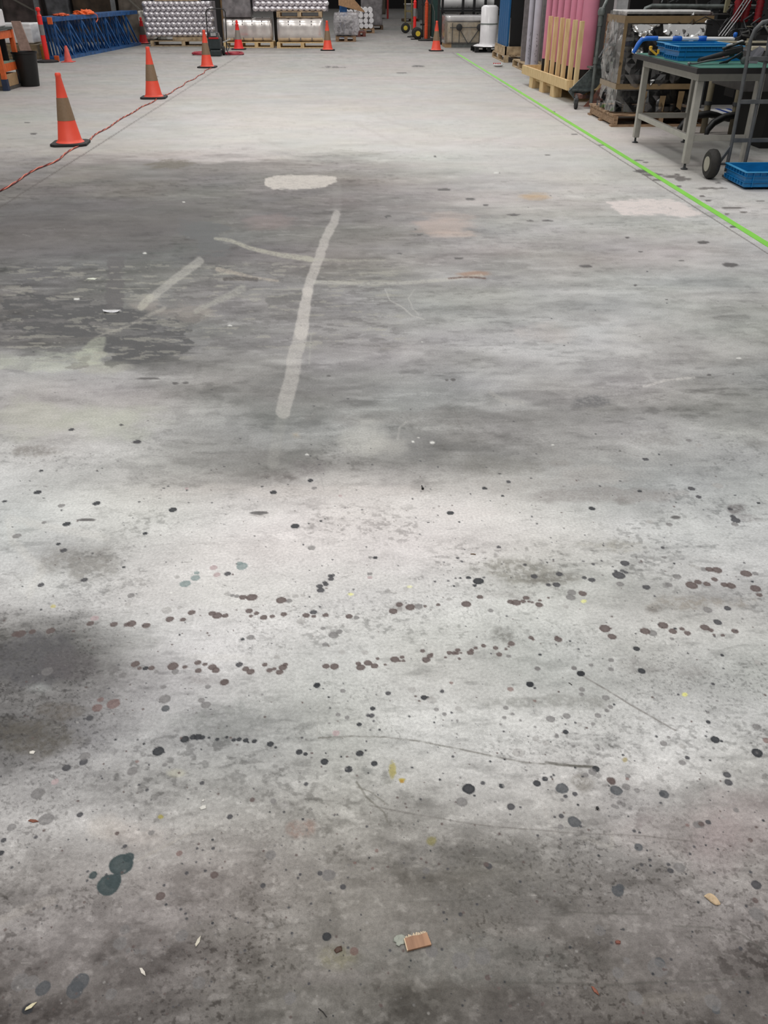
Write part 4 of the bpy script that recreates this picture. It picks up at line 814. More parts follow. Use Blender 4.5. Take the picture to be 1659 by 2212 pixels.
tag(MB().bb(2.5, 2.7, 31.6, 32.2, .02, .98).build('cardboard_box', card_d), 'tall brown carton on the hand truck with yellow hubs', 'box')
t = thing('hand_truck', 'second hand truck half hidden behind the red banded bollard', 'hand truck', (2.2, 35.5, 0))
wheel(t, (-.1, 0, .17), .17, .08, 'Y', (200, 180, 60)); MB().tube([(-.1, .1, .1), (-.12, .14, 1.3)], .03, 10).build('frame_rail', mat('khaki', (120, 108, 72), .6), t, smooth=True); MB().tube([(.15, .1, .1), (.12, .14, 1.3)], .03, 10).build('frame_rail', mat('khaki', (120, 108, 72), .6), t, smooth=True)
MB().box((0, .14, .7), (.3, .04, .06)).build('cross_bar', mat('khaki', (120, 108, 72), .6), t); MB().box((0, .14, .3), (.3, .04, .06)).build('cross_bar', mat('khaki', (120, 108, 72), .6), t)
tag(MB().bb(2.72, 3.05, 31.2, 31.9, .06, 2.4).build('green_panel', mat('dark_green_panel', (34, 66, 62), .5), None, .01), 'dark green upright panel right of the orange post bollard', 'panel')
t = thing('sack_trolley', 'small grey trolley leaning by the dark green panel', 'trolley', (2.72, 30.2, 0))
MB().tube([(-.1, 0, 1.0), (-.03, .0, .8), (-.02, 0, .3), (.06, -.05, .08)], .014, 8).build('frame_rail', pipe, t, smooth=True); wheel(t, (.02, -.1, .12), .12, .07, 'X', (120, 140, 134)); MB().bb(-.08, .2, -.3, 0, 0, .02).build('toe_plate', blackm, t)
MB().tube([(.14, 0, 1.0), (.13, .0, .8), (.12, 0, .3), (.14, -.05, .08)], .014, 8).build('frame_rail', pipe, t, smooth=True)
post('tall thin black post rising behind the right aisle cone', 2.55, 27.3, .06, 3.0, blackm, 'slim_post')
# wrapped carton with reels
t = thing('wrapped_carton', 'film-wrapped carton pallet with white top and black reel stands on its face', 'wrapped load', (2.84, 26.9, 0))
MB().bb(-.05, 1.1, .03, 1.0, .12, .62).build('carton', mat('pale_carton', (222, 206, 176), .7), t, .01)
MB().bb(-.08, 1.12, .0, 1.05, .64, .78).build('white_cover', white_w, t, .03, True)
m = MB(); bmesh.ops.create_cube(m.bm, size=1); bmesh.ops.subdivide_edges(m.bm, edges=m.bm.edges, cuts=8, use_grid_fill=True)
for v in m.bm.verts: c = v.co.copy(); v.co = Vector((.5 + c.x * 1.26, .5 + c.y * 1.08, .44 + c.z * .68))
m.build('stretch_film', clear_gloss('pale_film', .14, .1), t, smooth='all')
for x in (.26, .84):
    MB().lathe([(.03, -.1), (.085, -.09), (.085, -.05), (.03, -.04)], c=(x, 0, .5), n=28, axis='Y').build('reel', mat('reel_black', (44, 44, 46), .5), t, smooth=True)
for (a, b) in (((.0, .49), (1.1, .5)), ((.27, .45), (.27, .12)), ((.28, .45), (.52, .1)), ((.82, .45), (.56, .1)), ((.84, .45), (.84, .12)), ((.07, .6), (.07, .1))):
    MB().bar((a[0], -.06, a[1]), (b[0], -.06, b[1]), .018, .02).build('strut', steel_d, t)
MB().bb(-.12, .06, -.02, .9, 0, .12).build('pallet_block', card, t); MB().bb(.06, 1.1, -.02, 1, .0, .11).build('pallet_base', mat('grey_base', (104, 108, 106), .6), t)
# shelf rack above
t = thing('storage_rack', 'black steel rack behind the carton holding white rolls', 'rack', (2.7, 28.3, 0))
for x in (.02, .62, .95, 1.28, 1.75):
    MB().bb(x, x + .07, 0, .08, 0, 2.2).build('upright', blackm2, t)
MB().bb(0, 1.9, -.04, .06, .84, .90).build('beam', blackm2, t); MB().bb(0, 1.9, -.04, .06, 1.26, 1.32).build('beam', blackm2, t); MB().bb(0, 1.9, .06, 1.0, .86, .89).build('shelf', blackm2, t)
t = thing('white_roll', 'long bright white roll lying on the black rack shelf', 'roll', (2.75, 28.75, .905))
MB().lathe([(.13, 0), (.165, .02), (.165, 1.55), (.13, 1.57)], c=(0, 0, .165), n=32, axis='X').build('sheet_roll', mat('bright_white', (248, 248, 248), .45, var=.01), t, smooth=True)
for k in range(7): MB().box((.3 + k * .17, -.13, .05), (.03, .02, .03)).build('label_mark', mat('grey_mark', (130, 136, 128), .6), t)
for k in range(3):
    tag(MB().bb(2.83 + k * .5, 3.2 + k * .5, 28.4, 28.9, .52, .8).build('white_carton', white_m, None, .01), ['white carton under the rack shelf, left one', 'white carton under the rack shelf, middle one', 'white carton under the rack shelf, right one'][k], 'box')
    tag(MB().bb(2.83 + k * .5, 3.2 + k * .5, 28.4, 28.9, .0, .515).build('plain_carton', card), ['brown carton under the left white carton', 'brown carton under the middle white carton', 'brown carton under the right white carton'][k], 'box')
# white upright roll on black pallet
pallet('black plastic pallet under the upright white roll', 3.3, 4.05, 24.75, 25.7, h=.13, m_=blackm, nb=3)
t = thing('upright_roll', 'upright white wrapped roll with a dark strap on a black pallet', 'roll', (3.68, 25.1, .13))
MB().lathe([(.27, 0), (.24, .04), (.22, .1), (.22, .88), (.16, .93)], n=40, wob=lambda a, z: .015 * math.sin(5 * a)).build('roll_body', white_w, t, smooth='all')
MB().lathe([(.223, .5), (.226, .5), (.226, .525), (.223, .525)], n=40).build('strap', mat('strap_grey', (110, 120, 116), .5), t, smooth=True)
MB().lathe([(.36, 0), (.34, .02), (.26, .05), (.22, .05)], n=9, wob=lambda a, z: .12 * math.sin(3 * a)).build('loose_wrap', white_w, t)
# ================================================================== upright coloured boards on comb pallets
pallet('comb edged pallet under the blue and black upright boards', 3.52, 4.5, 21.35, 23.2, h=.14, m_=wood2, facing='X', nb=3)
t = thing('slotted_rack_base', 'notched pale board rack base holding blue and black boards', 'rack base', (3.55, 21.45, .144))
m = MB(); m.bb(0, .03, 0, 1.6, 0, .12)
for k in range(16): m.bb(0, .03, k * .1, k * .1 + .06, .12, .17)
m.build('comb_side', wood2, t); MB().bb(0, .9, 0, .04, 0, .17).build('end_board', wood2, t)
bnum = ['nearest', 'second', 'third', 'fourth', 'furthest']
def board(label, x0, x1, y0, y1, z0, z1, m_, name='upright_board', grp=None): return tag(MB().bb(x0, x1, y0, y1, z0, z1).build(name, m_, None, .004), label, 'board', grp)
navy = mat('blue_board', (20, 92, 146), .5, var=.04); bl = mat('black_board', (20, 20, 22), .5); gb = mat('grey_board', (108, 112, 106), .5); bb2 = mat('slate_board', (84, 88, 84), .5)
for k in range(5): board(bnum[k] + ' blue upright board in the row on the comb edged pallet', 3.60, 3.64, 21.6 + k * .28, 21.85 + k * .28, .3, 2.6, navy, grp='blue upright boards')
board('wide black upright board in front of the blue row', 3.66, 3.92, 21.56, 21.62, .16, 2.6, bl)
board('slim grey upright board right of the wide black board', 3.945, 4.05, 21.5, 21.56, .15, 1.15, gb); board('slim brown board standing above the slim grey one', 3.96, 4.05, 21.7, 21.76, .15, 2.6, mat('copper_board', (150, 84, 44), .5))
board('narrow black upright board right of the slim grey one', 4.07, 4.25, 21.56, 21.62, .15, 2.6, bl); board('slate grey upright board at the right of the comb edged pallet', 4.27, 4.42, 21.58, 21.64, .15, 2.6, bb2)
pallet('pallet with slotted grey combs behind the pale tubes', 3.55, 4.6, 18.85, 20.4, h=.14, m_=wood2, facing='X', nb=3)
for k in range(6): board(['leftmost', 'second', 'third', 'fourth', 'fifth', 'rightmost'][k] + ' thin grey lath in the slotted pallet behind the pale tubes', 3.66 + k * .085, 3.685 + k * .085, 19.2 - k * .06, 19.24 - k * .06, .144, 1.28, steel, 'upright_lath', 'thin grey laths')
board('grey sheet standing behind the thin laths', 3.6, 4.5, 19.7, 19.75, .144, 2.6, mat('mauve_sheet', (128, 122, 124), .6))
# ================================================================== pink roll pallet
t = thing('crate_pallet', 'new pale wood pallet box holding pink rolls and six stakes', 'pallet', (3.21, 13.62, 0), R(3.2))
WX_, WY_ = .92, 2.88
CR = Matrix.Translation((3.21, 13.62, 0)) @ Matrix.Rotation(R(3.2), 4, 'Z'); CRi = CR.inverted()
MB().bb(0, .04, 0, WY_, .165, .30).build('side_board', wood, t, .003)
MB().bb(.04, WX_ - .04, 0, .04, .165, .30).build('end_board', wood, t, .003); MB().bb(.04, WX_ - .04, WY_ - .04, WY_, .165, .30).build('end_board', wood, t); MB().bb(WX_ - .04, WX_, 0, WY_, .165, .30).build('side_board', wood, t)
MB().bb(.04, WX_ - .04, .04, WY_ - .04, .165, .19).build('deck', wood, t)
for yy in (.72, 1.4, 2.1):
    for xx in (.01, .42, .78): MB().bb(xx, xx + .13, yy, yy + .22, .0, .165).build('block', wood, t, .003)
MB().bb(.06, .10, .75, 2.3, .115, .165).build('runner', wood, t)
stk = [(777, 180, 755, 800), (870, 190, 808, 820), (932, 198, 867, 842), (1003, 210, 930, 862), (1060, 222, 992, 888), (1140, 235, 1060, 912)]
for tx, ty, bx_, by_ in stk:
    P = Vector(G(1020 + bx_ / 5.184, by_ / 5.184, .30)); q = CRi @ P; q.x = max(q.x, .075); P = CR @ q
    zt = HT(P, ty / 5.184); MB().bb(q.x - .03, q.x + .03, q.y - .03, q.y + .03, .19, zt).build('stake', wood, t, .003)
for k, (px_, ty) in enumerate([(1304, 41), (1317, 43)]):
    x, y = [(3.86, 14.15), (4.0, 14.3)][k]
    MB().bb(-.03, .03, -.03, .03, .19, 1.15)
    q = CRi @ Vector((x, y, 0)); MB().bb(q.x - .03, q.x + .03, q.y - .03, q.y + .03, .19, 1.13).build('stake', wood_old, t, .003)
def roll(label, x, y, r, m_, foot=True, z0=.19, h=2.6, grp=None, foot_h=.23):
    t = thing('fabric_roll', label, 'roll', (x, y, z0), 0, grp)
    if foot: MB().lathe([(r * .93, 0), (r * .93, foot_h + .03)], n=28).build('black_core_end', bl, t, smooth=True)
    MB().lathe([(r * .98, foot_h if foot else 0), (r, (foot_h if foot else 0) + .01), (r, h), (r * .9, h + .01)], n=36).build('roll_body', m_, t, smooth=True); return t
pk = [(1262, 149, .115), (1243, 145, .072), (1230, 141.5, .068), (1216, 138, .066), (1203, 133.5, .064), (1190.5, 129.5, .06), (1178, 126, .06)]
for i, (x, y, r) in enumerate(pk):
    P = G(x, y, .42); roll(['widest pink roll, nearest and rightmost in the row', 'second pink roll, just left of the widest one', 'third pink roll counting from the widest one', 'fourth pink roll, middle of the row', 'fifth pink roll counting from the widest one', 'sixth pink roll, next to the furthest', 'furthest pink roll, beside the pale grey tubes'][i], P[0], P[1], r, pink, grp='pink rolls on the new pallet')
for i, (x, y) in enumerate([(1152.5, 149.5), (1140, 147)]):
    P = G(x, y, .205); rt_ = .066 if i == 0 else .05
    if i == 1: P = G(1139, 141, .205)
    t = roll(['thicker pale grey tube with pen marks at the left end of pallet', 'slimmer pale grey tube behind and left of the thicker one'][i], P[0], P[1], rt_, lilac, False, .2, 2.4, 'pale grey tubes')
    rr = random.Random(i); m = MB()
    for q in range(9):      # handwriting down the tube
        z = .55 - q * .05 + rr.uniform(-.01, .01); a = -1.75 + rr.uniform(-.18, .18); R_ = rt_ + .001
        m.bar((R_ * math.cos(a), R_ * math.sin(a), z), (R_ * math.cos(a + rr.uniform(.15, .35)), R_ * math.sin(a + .25), z + rr.uniform(-.03, .03)), .007, .004)
    m.build('pen_marks', bl, t)
tag(MB().bb(4.36, 6.5, 14.9, 19.0, 0, 3.2).build('dark_cabinet', mat('soot_black', (14, 14, 15), .7)), 'tall black cabinet behind the pink rolls', 'cabinet')
# ================================================================== rolling steps: pipe frame, steel treads, castor
t = thing('platform_steps', 'rusty grey pipe framed rolling steps beside the wrapped machine', 'steps', (3.3, 13.0, 0))
gp1 = G(1275, 234); bx_, by_ = gp1[0] - 3.3, gp1[1] - 13.0
zt = HT(gp1, 30)
rust = mat('rusty_bracket', (112, 70, 56), .7, var=.5, scale=12, col2=(66, 56, 54)); tread = mat('chequered_steel', (96, 104, 104), .4, .3, var=.2, scale=30, bump=.4)
MB().tube([(bx_, by_, .03), (bx_, by_, zt)], .024, 14).build('post', pipe, t, smooth=True)
MB().lathe([(.034, zt - .14), (.036, zt - .02), (.05, zt - .01), (.055, zt + .03), (.04, zt + .07), (.01, zt + .08)], c=(bx_, by_, 0), n=20).build('elbow', pipe, t, smooth=True)
MB().lathe([(.034, .56), (.034, .64)], c=(bx_, by_, 0), n=20).build('collar', pipe, t, smooth=True)
MB().tube([(bx_, by_, zt + .03), (bx_ + .35, by_ + .5, zt + .55), (bx_ + .7, by_ + 1.0, zt + 1.2)], .024, 14).build('handrail', pipe, t, smooth=True)
MB().tube([(bx_ + .02, by_, .6), (bx_ + .3, by_ + .25, .95)], .018, 12).build('diagonal_stay', steel_d, t, smooth=True)
MB().extr([(bx_ - .1, by_, .02), (bx_ + .16, by_, .02), (bx_ + .2, by_, .32), (bx_ + .14, by_, .3)], (0, .02, 0)).build('base_bracket', rust, t)
MB().extr([(bx_ - .3, by_ + .18, .2), (bx_ + .02, by_ + .18, .52), (bx_ + .42, by_ + .18, .95), (bx_ + .46, by_ + .18, .72), (bx_ + .1, by_ + .18, .24), (bx_ - .2, by_ + .18, .1)], (0, .02, 0)).build('side_plate', tread, t)
for k, (dx, z) in enumerate(((-.22, .22), (0.0, .5), (.2, .78))): MB().box((bx_ + dx + .12, by_ + .22, z), (.3, .24, .025)).build('tread', tread, t)
MB().box((bx_ + .1, by_ + .2, .13), (.5, .04, .05)).build('lower_rail', rust, t); MB().box((bx_ - .18, by_ + .05, .16), (.05, .3, .05)).build('lower_rail', rust, t)
cw = G(1243, 236); 
MB().lathe([(.01, -.02), (.05, -.018), (.055, 0), (.05, .018), (.01, .02)], c=(cw[0] - 3.3, cw[1] - 13.0, .055), n=24, axis='X').build('castor_wheel', rubber, t, smooth=True)
MB().box((cw[0] - 3.3, cw[1] - 12.98, .1), (.06, .06, .07)).build('castor_fork', steel_d, t, .01); MB().bar((cw[0] - 3.3, cw[1] - 12.98, .12), (bx_ - .18, by_ + .1, .17), .04).build('castor_arm', steel_d, t)

# ================================================================== wrapped machine on its pallet
mx0, mx1, my0, my1 = 3.27, 4.25, 11.2, 11.88
t = pallet('old wooden pallet under the film-wrapped black machine', 3.22, 4.45, 11.1, 12.3, h=.14, m_=wood_old, nb=3, facing='Y', solid=True)
t = thing('wrapped_machine', 'black machine taped in clear plastic, standing on an old pallet', 'machine', (mx0, my0, .14))
W, D_ = mx1 - mx0, my1 - my0; ht = 1.09
MB().bb(.07, W - .04, .02, D_ - .06, .1, ht - .05).build('machine_body', mat('machine_black', (22, 22, 24), .35, var=.3), t, .02)
MB().bb(.0, W, 0, D_, ht - .035, ht).build('top_sheet', mat('white_top_sheet', (214, 212, 210), .35), t, .008)
for xx in (.15, .45, .78): 
    for yy in (.1, D_ - .18): MB().bb(xx, xx + .08, yy, yy + .08, 0, .1).build('machine_foot', blackm, t)
m = MB(); bmesh.ops.create_cube(m.bm, size=1); bmesh.ops.subdivide_edges(m.bm, edges=m.bm.edges, cuts=17, use_grid_fill=True)
cs = np.array([v.co[:] for v in m.bm.verts]); u = cs[:, 0] * 2.1 + cs[:, 1] * 3.3; zz = cs[:, 2]
n1_ = fbm(u * 2.2, zz * 2.4, 3, 51); n2_ = 1 - 2 * np.abs(fbm(u * 4.1 + zz * 2, zz * 4.2 - u, 4, 52)); n3_ = fbm(u * 12, zz * 12, 2, 53)
disp = .09 * n1_ + .05 * (n2_ - .5) + 0 * n3_; band = np.exp(-((zz - .5) / .1) ** 2) + np.exp(-((zz + .27) / .05) ** 2)
flare = np.where(zz < -.3, (-.3 - zz) * .25, 0)
bulge = .045 * np.exp(-((zz - .1) / .22) ** 2)
for v, d_, bd, fl_, bu in zip(m.bm.verts, disp, band, flare, bulge):
    c = v.co.copy(); nrm = Vector((c.x if abs(c.x) > .49 else 0, c.y if abs(c.y) > .49 else 0, 0))
    v.co = Vector((W / 2 + c.x * (W + .03), D_ / 2 + c.y * (D_ + .05), .55 + c.z * 1.06))
    if nrm.length: v.co += nrm.normalized() * (max(d_ * .8 + .01, -.01) * (1 - min(bd, 1)) + (bu + fl_ * .3) * (.6 if abs(c.x) > .49 else .3))
bmesh.ops.triangulate(m.bm, faces=m.bm.faces[:]); m.build('clear_wrap', clear_gloss('clear_film', .0, .06), t)
mw = bpy.data.objects[[o.name for o in t.children if o.name.startswith('clear_wrap')][0]]
mw.data.materials.append(clear_gloss('milky_side_film', .2, .1))
for p_ in mw.data.polygons: p_.material_index = 1 if abs(p_.normal.x) > .75 else 0
tape = mat('tan_packing_tape', (132, 112, 84), .3, var=.08)
def hoop(z0, z1, o=.036):
    m = MB(); P4 = [(-o, -o), (W + o, -o), (W + o, D_ + o), (-o, D_ + o)]
    for k in range(4):
        a = P4[k]; b = P4[(k + 1) % 4]; m.bm.faces.new([m.bm.verts.new(v) for v in ((a[0], a[1], z0), (b[0], b[1], z0), (b[0], b[1], z1), (a[0], a[1], z1))])
    o_ = m.build('packing_tape', tape, t); sm = o_.modifiers.new('s', 'SOLIDIFY'); sm.thickness = .004; return o_
hoop(ht - .125, ht - .05); hoop(.27, .33)
for (x0, z0, z1, dx) in ((.28, -.02, .25, .05), (.52, .0, .2, .04), (.74, .02, .25, .05)): MB().extr([(x0, -.05, z0 + .06), (x0 + .06, -.05, z0 + .02), (x0 + .06 + dx * .3, -.05, z1), (x0, -.05, z1)], (0, -.004, 0)).build('tape_strip', tape, t)
MB().extr([(-.04, -.045, .33), (.0, -.045, .33), (.0, -.045, ht - .1), (-.04, -.045, ht - .1)], (0, -.004, 0)).build('tape_strip', tape, t)
# crumpled flaps hanging out under the top tape
def flap(name, x0, x1, ztop, drop, out, seed, P=None):
    m = MB(); nx_, nz_ = 30, 7; rows = []
    for j in range(nz_ + 1):
        v = j / nz_; row = []
        for i in range(nx_ + 1):
            u = i / nx_; n_ = float(fbm(np.array([u * 9 + seed]), np.array([v * 3. + seed]), 4, seed)[0]); edge = (.55 + .45 * math.sin(u * math.pi)) if P is None else P(u)
            row.append(m.bm.verts.new((x0 + (x1 - x0) * u, -.045 - out * v * edge - .05 * n_ * v, ztop - drop * v * edge + .025 * n_ * v)))
        rows.append(row)
    for a, b in zip(rows[:-1], rows[1:]):
        for i in range(nx_): m.bm.faces.new((a[i], a[i + 1], b[i + 1], b[i]))
    bmesh.ops.triangulate(m.bm, faces=m.bm.faces[:]); return m.build(name, foil, t, 0, 'all')
foil = clear_gloss('bright_fold_film', .12, .5)
flap('loose_flap', .05, .38, .955, .13, .15, 5, lambda u: max(.12, 1 - abs(u - .35) * 1.6)); flap('loose_flap', .42, .97, .955, .17, .16, 9)
flap('loose_flap', .08, .22, .72, .10, .11, 14)
tag(MB().bb(3.74, 3.9, 13.42, 13.56, 0, 3).build('grey_column', mat('pale_column', (176, 176, 178), .5)), 'pale grey column rising behind the wrapped machine', 'column')
# ================================================================== steel table
tx0, tx1, ty0, ty1 = 3.16, 3.71, 8.29, 9.89
t = thing('steel_table', 'grey steel work table with green mat and adjustable feet', 'table', (tx0, ty0, 0)); W, D_ = tx1 - tx0, ty1 - ty0
for (x, y) in ((0, 0), (W, 0), (0, D_), (W, D_)):
    MB().bb(x - .03, x + .03, y - .03, y + .03, .055, .75).build('leg', steel, t, .004)
    MB().lathe([(.03, 0), (.034, .008), (.012, .018), (.010, .06)], c=(x, y, 0), n=20).build('levelling_foot', steel_d, t, smooth=True)
for (x0, x1, y0, y1) in ((-.03, W + .03, -.03, .01), (-.03, W + .03, D_ - .01, D_ + .03), (-.03, .01, .01, D_ - .01), (W - .01, W + .03, .01, D_ - .01)):
    MB().bb(x0, x1, y0, y1, .75, .82).build('apron', steel, t, .003)
MB().bb(.03, W - .03, -.02, .02, .25, .30).build('lower_rail', steel, t, .003); MB().bb(.03, W - .03, D_ - .02, D_ + .02, .25, .30).build('lower_rail', steel, t, .003); MB().bb(-.02, .02, .03, D_ - .03, .25, .30).build('lower_rail', steel, t, .003)
MB().bb(-.12, W + .14, -.2, D_ + .12, .82, .866).build('table_top', mat('dark_table_edge', (30, 27, 28), .5), t, .003)
MB().bb(-.10, W + .14, -.2, D_ + .1, .866, .87).build('green_mat', mat('dark_teal_mat', (60, 116, 102), .55, var=.08), t)
# crates
def crate(label, x, y, z, w_, d_, h_, rz=0., group='blue slatted crates'):
    t = thing('plastic_crate', label, 'crate', (x, y, z), rz, group); th = .006
    m = MB(); m.bb(0, w_, 0, th, 0, h_); m.bb(0, w_, d_ - th, d_, 0, h_); m.bb(0, th, th, d_ - th, 0, h_); m.bb(w_ - th, w_, th, d_ - th, 0, h_); m.bb(th, w_ - th, th, d_ - th, 0, th); mwall = m
    e = .016
    for k, (z0, z1, q) in enumerate(((h_ - .008, h_, e + .004), (h_ * .66, h_ * .69, e), (h_ * .3, h_ * .33, e * .8), (0.0, h_ * .04, .004))):
        m = MB(); m.bb(-q, w_ + q, -q, 0, z0, z1); m.bb(-q, w_ + q, d_, d_ + q, z0, z1); m.bb(-q, 0, 0, d_, z0, z1); m.bb(w_, w_ + q, 0, d_, z0, z1); m.build('rim' if k == 0 else 'rib_ring', mat('blue_crate_rim', (70, 160, 214), .3, var=.04) if k == 0 else blue_c, t, .001)
    m = mwall; n = int(w_ / .06)
    for i in range(n + 1): 
        x_ = i * w_ / n; m.bb(x_ - .002, x_ + .002, -.014, 0, h_ * .67, h_ - .006); m.bb(x_ - .002, x_ + .002, d_, d_ + .014, h_ * .67, h_ - .006)
    n = int(d_ / .06)
    for i in range(n + 1): y_ = i * d_ / n; m.bb(-.014, 0, y_ - .002, y_ + .002, h_ * .67, h_ - .006); m.bb(-.014, 0, y_ - .002, y_ + .002, .01, h_ * .33)
    for c_ in (.06, w_ - .06): m.bb(c_ - .003, c_ + .003, -.014, 0, 0, h_ * .67)
    m.build('walls', blue_c, t); return t
crate('nearer blue crate standing on the green mat of the table', 3.12, 8.84, .871, .6, .36, .125, .02)
crate('farther blue crate on the table, under the blue and white pole', 3.17, 9.26, .871, .58, .36, .125, .01)
crate('shallow blue crate on the floor in front of the hand truck wheels', 3.345, 7.34, .022, .6, .42, .125)
# pole
t = thing('extension_pole', 'white pole with bright blue sleeves lying across the farther crate', 'pole', (3.0, 9.66, 1.02))
bp_ = mat('bright_blue_plastic', (24, 100, 196), .4)
MB().tube([(.0, 0, 0), (.95, -.02, -.005)], .018, 14).build('tube', white_m, t, smooth=True)
for x in (.36, .62): MB().tube([(x - .05, -.007, -.003), (x - .035, -.007, -.003), (x + .035, -.008, -.003), (x + .05, -.008, -.003)], [.018, .026, .026, .018], 14).build('sleeve', bp_, t, smooth=True)
MB().tube([(.16, 0, 0), (.05, 0, .0), (.0, 0, -.01), (-.03, .0, -.05), (-.07, -.0, -.13)], [.022, .022, .024, .024, .018], 14).build('blue_grip', bp_, t, smooth=True)
MB().lathe([(.012, -.02), (.02, -.01), (.02, .015), (.012, .025)], c=(.95, -.03, .03), n=16).build('end_cap', bp_, t, smooth=True)
t = thing('yellow_tool', 'yellow and black hand tool on the mat left of the crates', 'tool', (3.08, 9.5, .872))
yl = mat('tool_yellow', (222, 176, 60), .4)
MB().box((0, 0, .03), (.08, .05, .05)).build('body', mat('tool_dark', (46, 40, 32), .5), t, .01); MB().box((.0, -.03, .035), (.09, .015, .02), Matrix.Rotation(.6, 3, 'Y')).build('handle', yl, t, .004)
MB().lathe([(.012, 0), (.018, .01), (.018, .03), (.01, .035)], c=(-.03, -.01, .055), n=14).build('knob', yl, t, smooth=True); MB().lathe([(.012, 0), (.014, .04)], c=(.05, -.02, .02), n=14).build('knob', yl, t, smooth=True)
# dark power tool with leads
t = thing('power_tool', 'black power tool with coiled lead on the front of the table', 'tool', (3.32, 8.5, .872))
tk = mat('tool_black', (40, 42, 44), .4); tg = mat('tool_grey', (104, 108, 108), .35, .3)
MB().tube([(-.16, -.1, .03), (-.05, -.05, .045), (.1, .02, .07), (.2, .05, .08)], [.022, .028, .03, .026], 14).build('barrel', tk, t, smooth=True)
MB().box((.19, .04, .1), (.17, .06, .06), Matrix.Rotation(-.2, 3, 'Y')).build('motor_body', tk, t, .012); MB().box((.18, .03, .145), (.2, .03, .02), Matrix.Rotation(-.3, 3, 'Y')).build('top_handle', tk, t, .006)
MB().box((.13, .0, .152), (.05, .032, .008), Matrix.Rotation(-.3, 3, 'Y')).build('silver_plate', mat('pale_plate', (180, 180, 180), .5), t); MB().box((.22, .0, .178), (.05, .032, .008), Matrix.Rotation(-.3, 3, 'Y')).build('silver_plate', mat('pale_plate', (180, 180, 180), .5), t)
MB().lathe([(.015, -.02), (.03, -.015), (.03, .015), (.015, .02)], c=(.27, -.06, .03), n=18, axis='Y').build('nozzle', tg, t, smooth=True); MB().box((.1, -.02, .05), (.04, .02, .015)).build('trigger', mat('tool_red', (150, 44, 40), .4), t, .003)
for k in range(5):
    MB().tube([(.02 + .02 * k, -.13 + .01 * k, .012), (.1 + .02 * k, -.1 + .012 * k, .03 + .008 * k), (.2 + .01 * k, -.04, .055 + .01 * k), (.27, .0, .03 + .01 * k)], .006, 8).build('lead', tk, t, smooth=True)
MB().tube([(-.26, -.16, .01), (-.2, -.15, .012), (-.1, -.13, .03), (.03, -.1, .045), (.12, -.06, .06)], .008, 8).build('lead', tg, t, smooth=True); MB().lathe([(.008, 0), (.016, .006), (.016, .02), (.008, .026)], c=(-.27, -.165, 0), n=14).build('plug', tg, t, smooth=True)
tag(MB().extr([(3.66, 8.52, .872), (3.74, 8.5, .872), (3.79, 8.5, .99), (3.74, 8.52, 1.01), (3.66, 8.53, .96)], (.004, .008, 0)).build('metal_bracket', mat('pale_bracket', (124, 122, 130), .4, .3)), 'bent pale grey plate standing beside the black power tool', 'bracket')

# ================================================================== hand truck in front of the table
t = thing('hand_truck', 'grey hand truck with grey hubbed air tyres in front of the table', 'hand truck', (3.4, 7.9, 0)); pg = mat('worn_grey_paint', (88, 90, 92), .5, .1, var=.15)
for k, x in enumerate((0, .16, .40, .56)):
    MB().tube([(x, 0, .05), (x, .0, .3), (x, .03, .9), (x + (.0 if k in (0, 3) else 0), .05, 1.12)] if k in (1, 2) else ([(x, 0, .05), (x, 0, .3), (x, .03, .9), (x, .05, 1.08), (x + .02, .05, 1.16), (x + .07, .05, 1.215), (x + .16, .05, 1.235), (x + .28, .05, 1.24)] if k == 0 else [(x, 0, .05), (x, 0, .3), (x, .03, .9), (x, .05, 1.08), (x - .02, .05, 1.16), (x - .07, .05, 1.215), (x - .16, .05, 1.235), (x - .28, .05, 1.24)]), .016, 12).build('frame_tube', pg, t, smooth=True)
for z in (.31, .62, .95): MB().bb(-.0, .56, -.012, .022, z - .016, z + .016).build('cross_bar', pg, t, .003)
MB().bb(-.02, .58, -.44, .02, .003, .018).build('toe_plate', pg, t, .002)
for s_ in (-.17, .73):
    wheel(t, (s_, -.06, .125), .125, .085, 'X', (168, 164, 150), hubr=.5)
    MB().bar((s_ * .6 if s_ < 0 else .62, -.05, .13), (.0 if s_ < 0 else .56, 0, .26), .014, .03).build('axle_bracket', pg, t)
MB().tube([(-.2, -.06, .125), (.76, -.06, .125)], .01, 10).build('axle', steel_d, t, smooth=True)

# ================================================================== dark machinery on the right
soot = mat('soot_black', (14, 14, 15), .7); mdk = mat('machine_dark', (48, 48, 50), .5, .2, var=.3, scale=5); mg = mat('machine_grey', (70, 68, 68), .5, .1, var=.15); cream = mat('cream_trim', (190, 182, 160), .5)
t = thing('press_machine', 'large dark machine with grey casing and cream edge at right', 'machine', (5.0, 9.0, 0))
MB().bb(.35, 3.5, 1.9, 3.4, .0, 2.6).build('main_body', soot, t); 
MB().bb(-.98, 1.6, .30, 1.2, .56, .93).build('casing', mg, t, .01); MB().bb(-1.0, 1.62, .27, .36, .93, .965).build('cream_edge', cream, t, .004); MB().bb(-1.0, 1.62, 1.15, 1.2, .95, .97).build('cream_edge', cream, t, .004)
MB().bb(-.62, 1.5, .45, 1.15, 0, .56).build('plinth', soot, t)
MB().bb(-.9, -.4, 1.86, 1.9, .93, 1.15).build('control_panel', mdk, t, .005); MB().bb(-.3, 0, 1.78, 1.88, 1.0, 1.12).build('control_panel', mdk, t, .005)
for k, (x, z) in enumerate(((-.94, .86), (-.8, .8), (-.94, .72), (-.84, .7))): MB().lathe([(.008, -.006), (.014, 0)], c=(x, .295, z), n=12, axis='Y').build('bolt', mat('bolt_silver', (150, 150, 150), .3, .8), t, smooth=True)
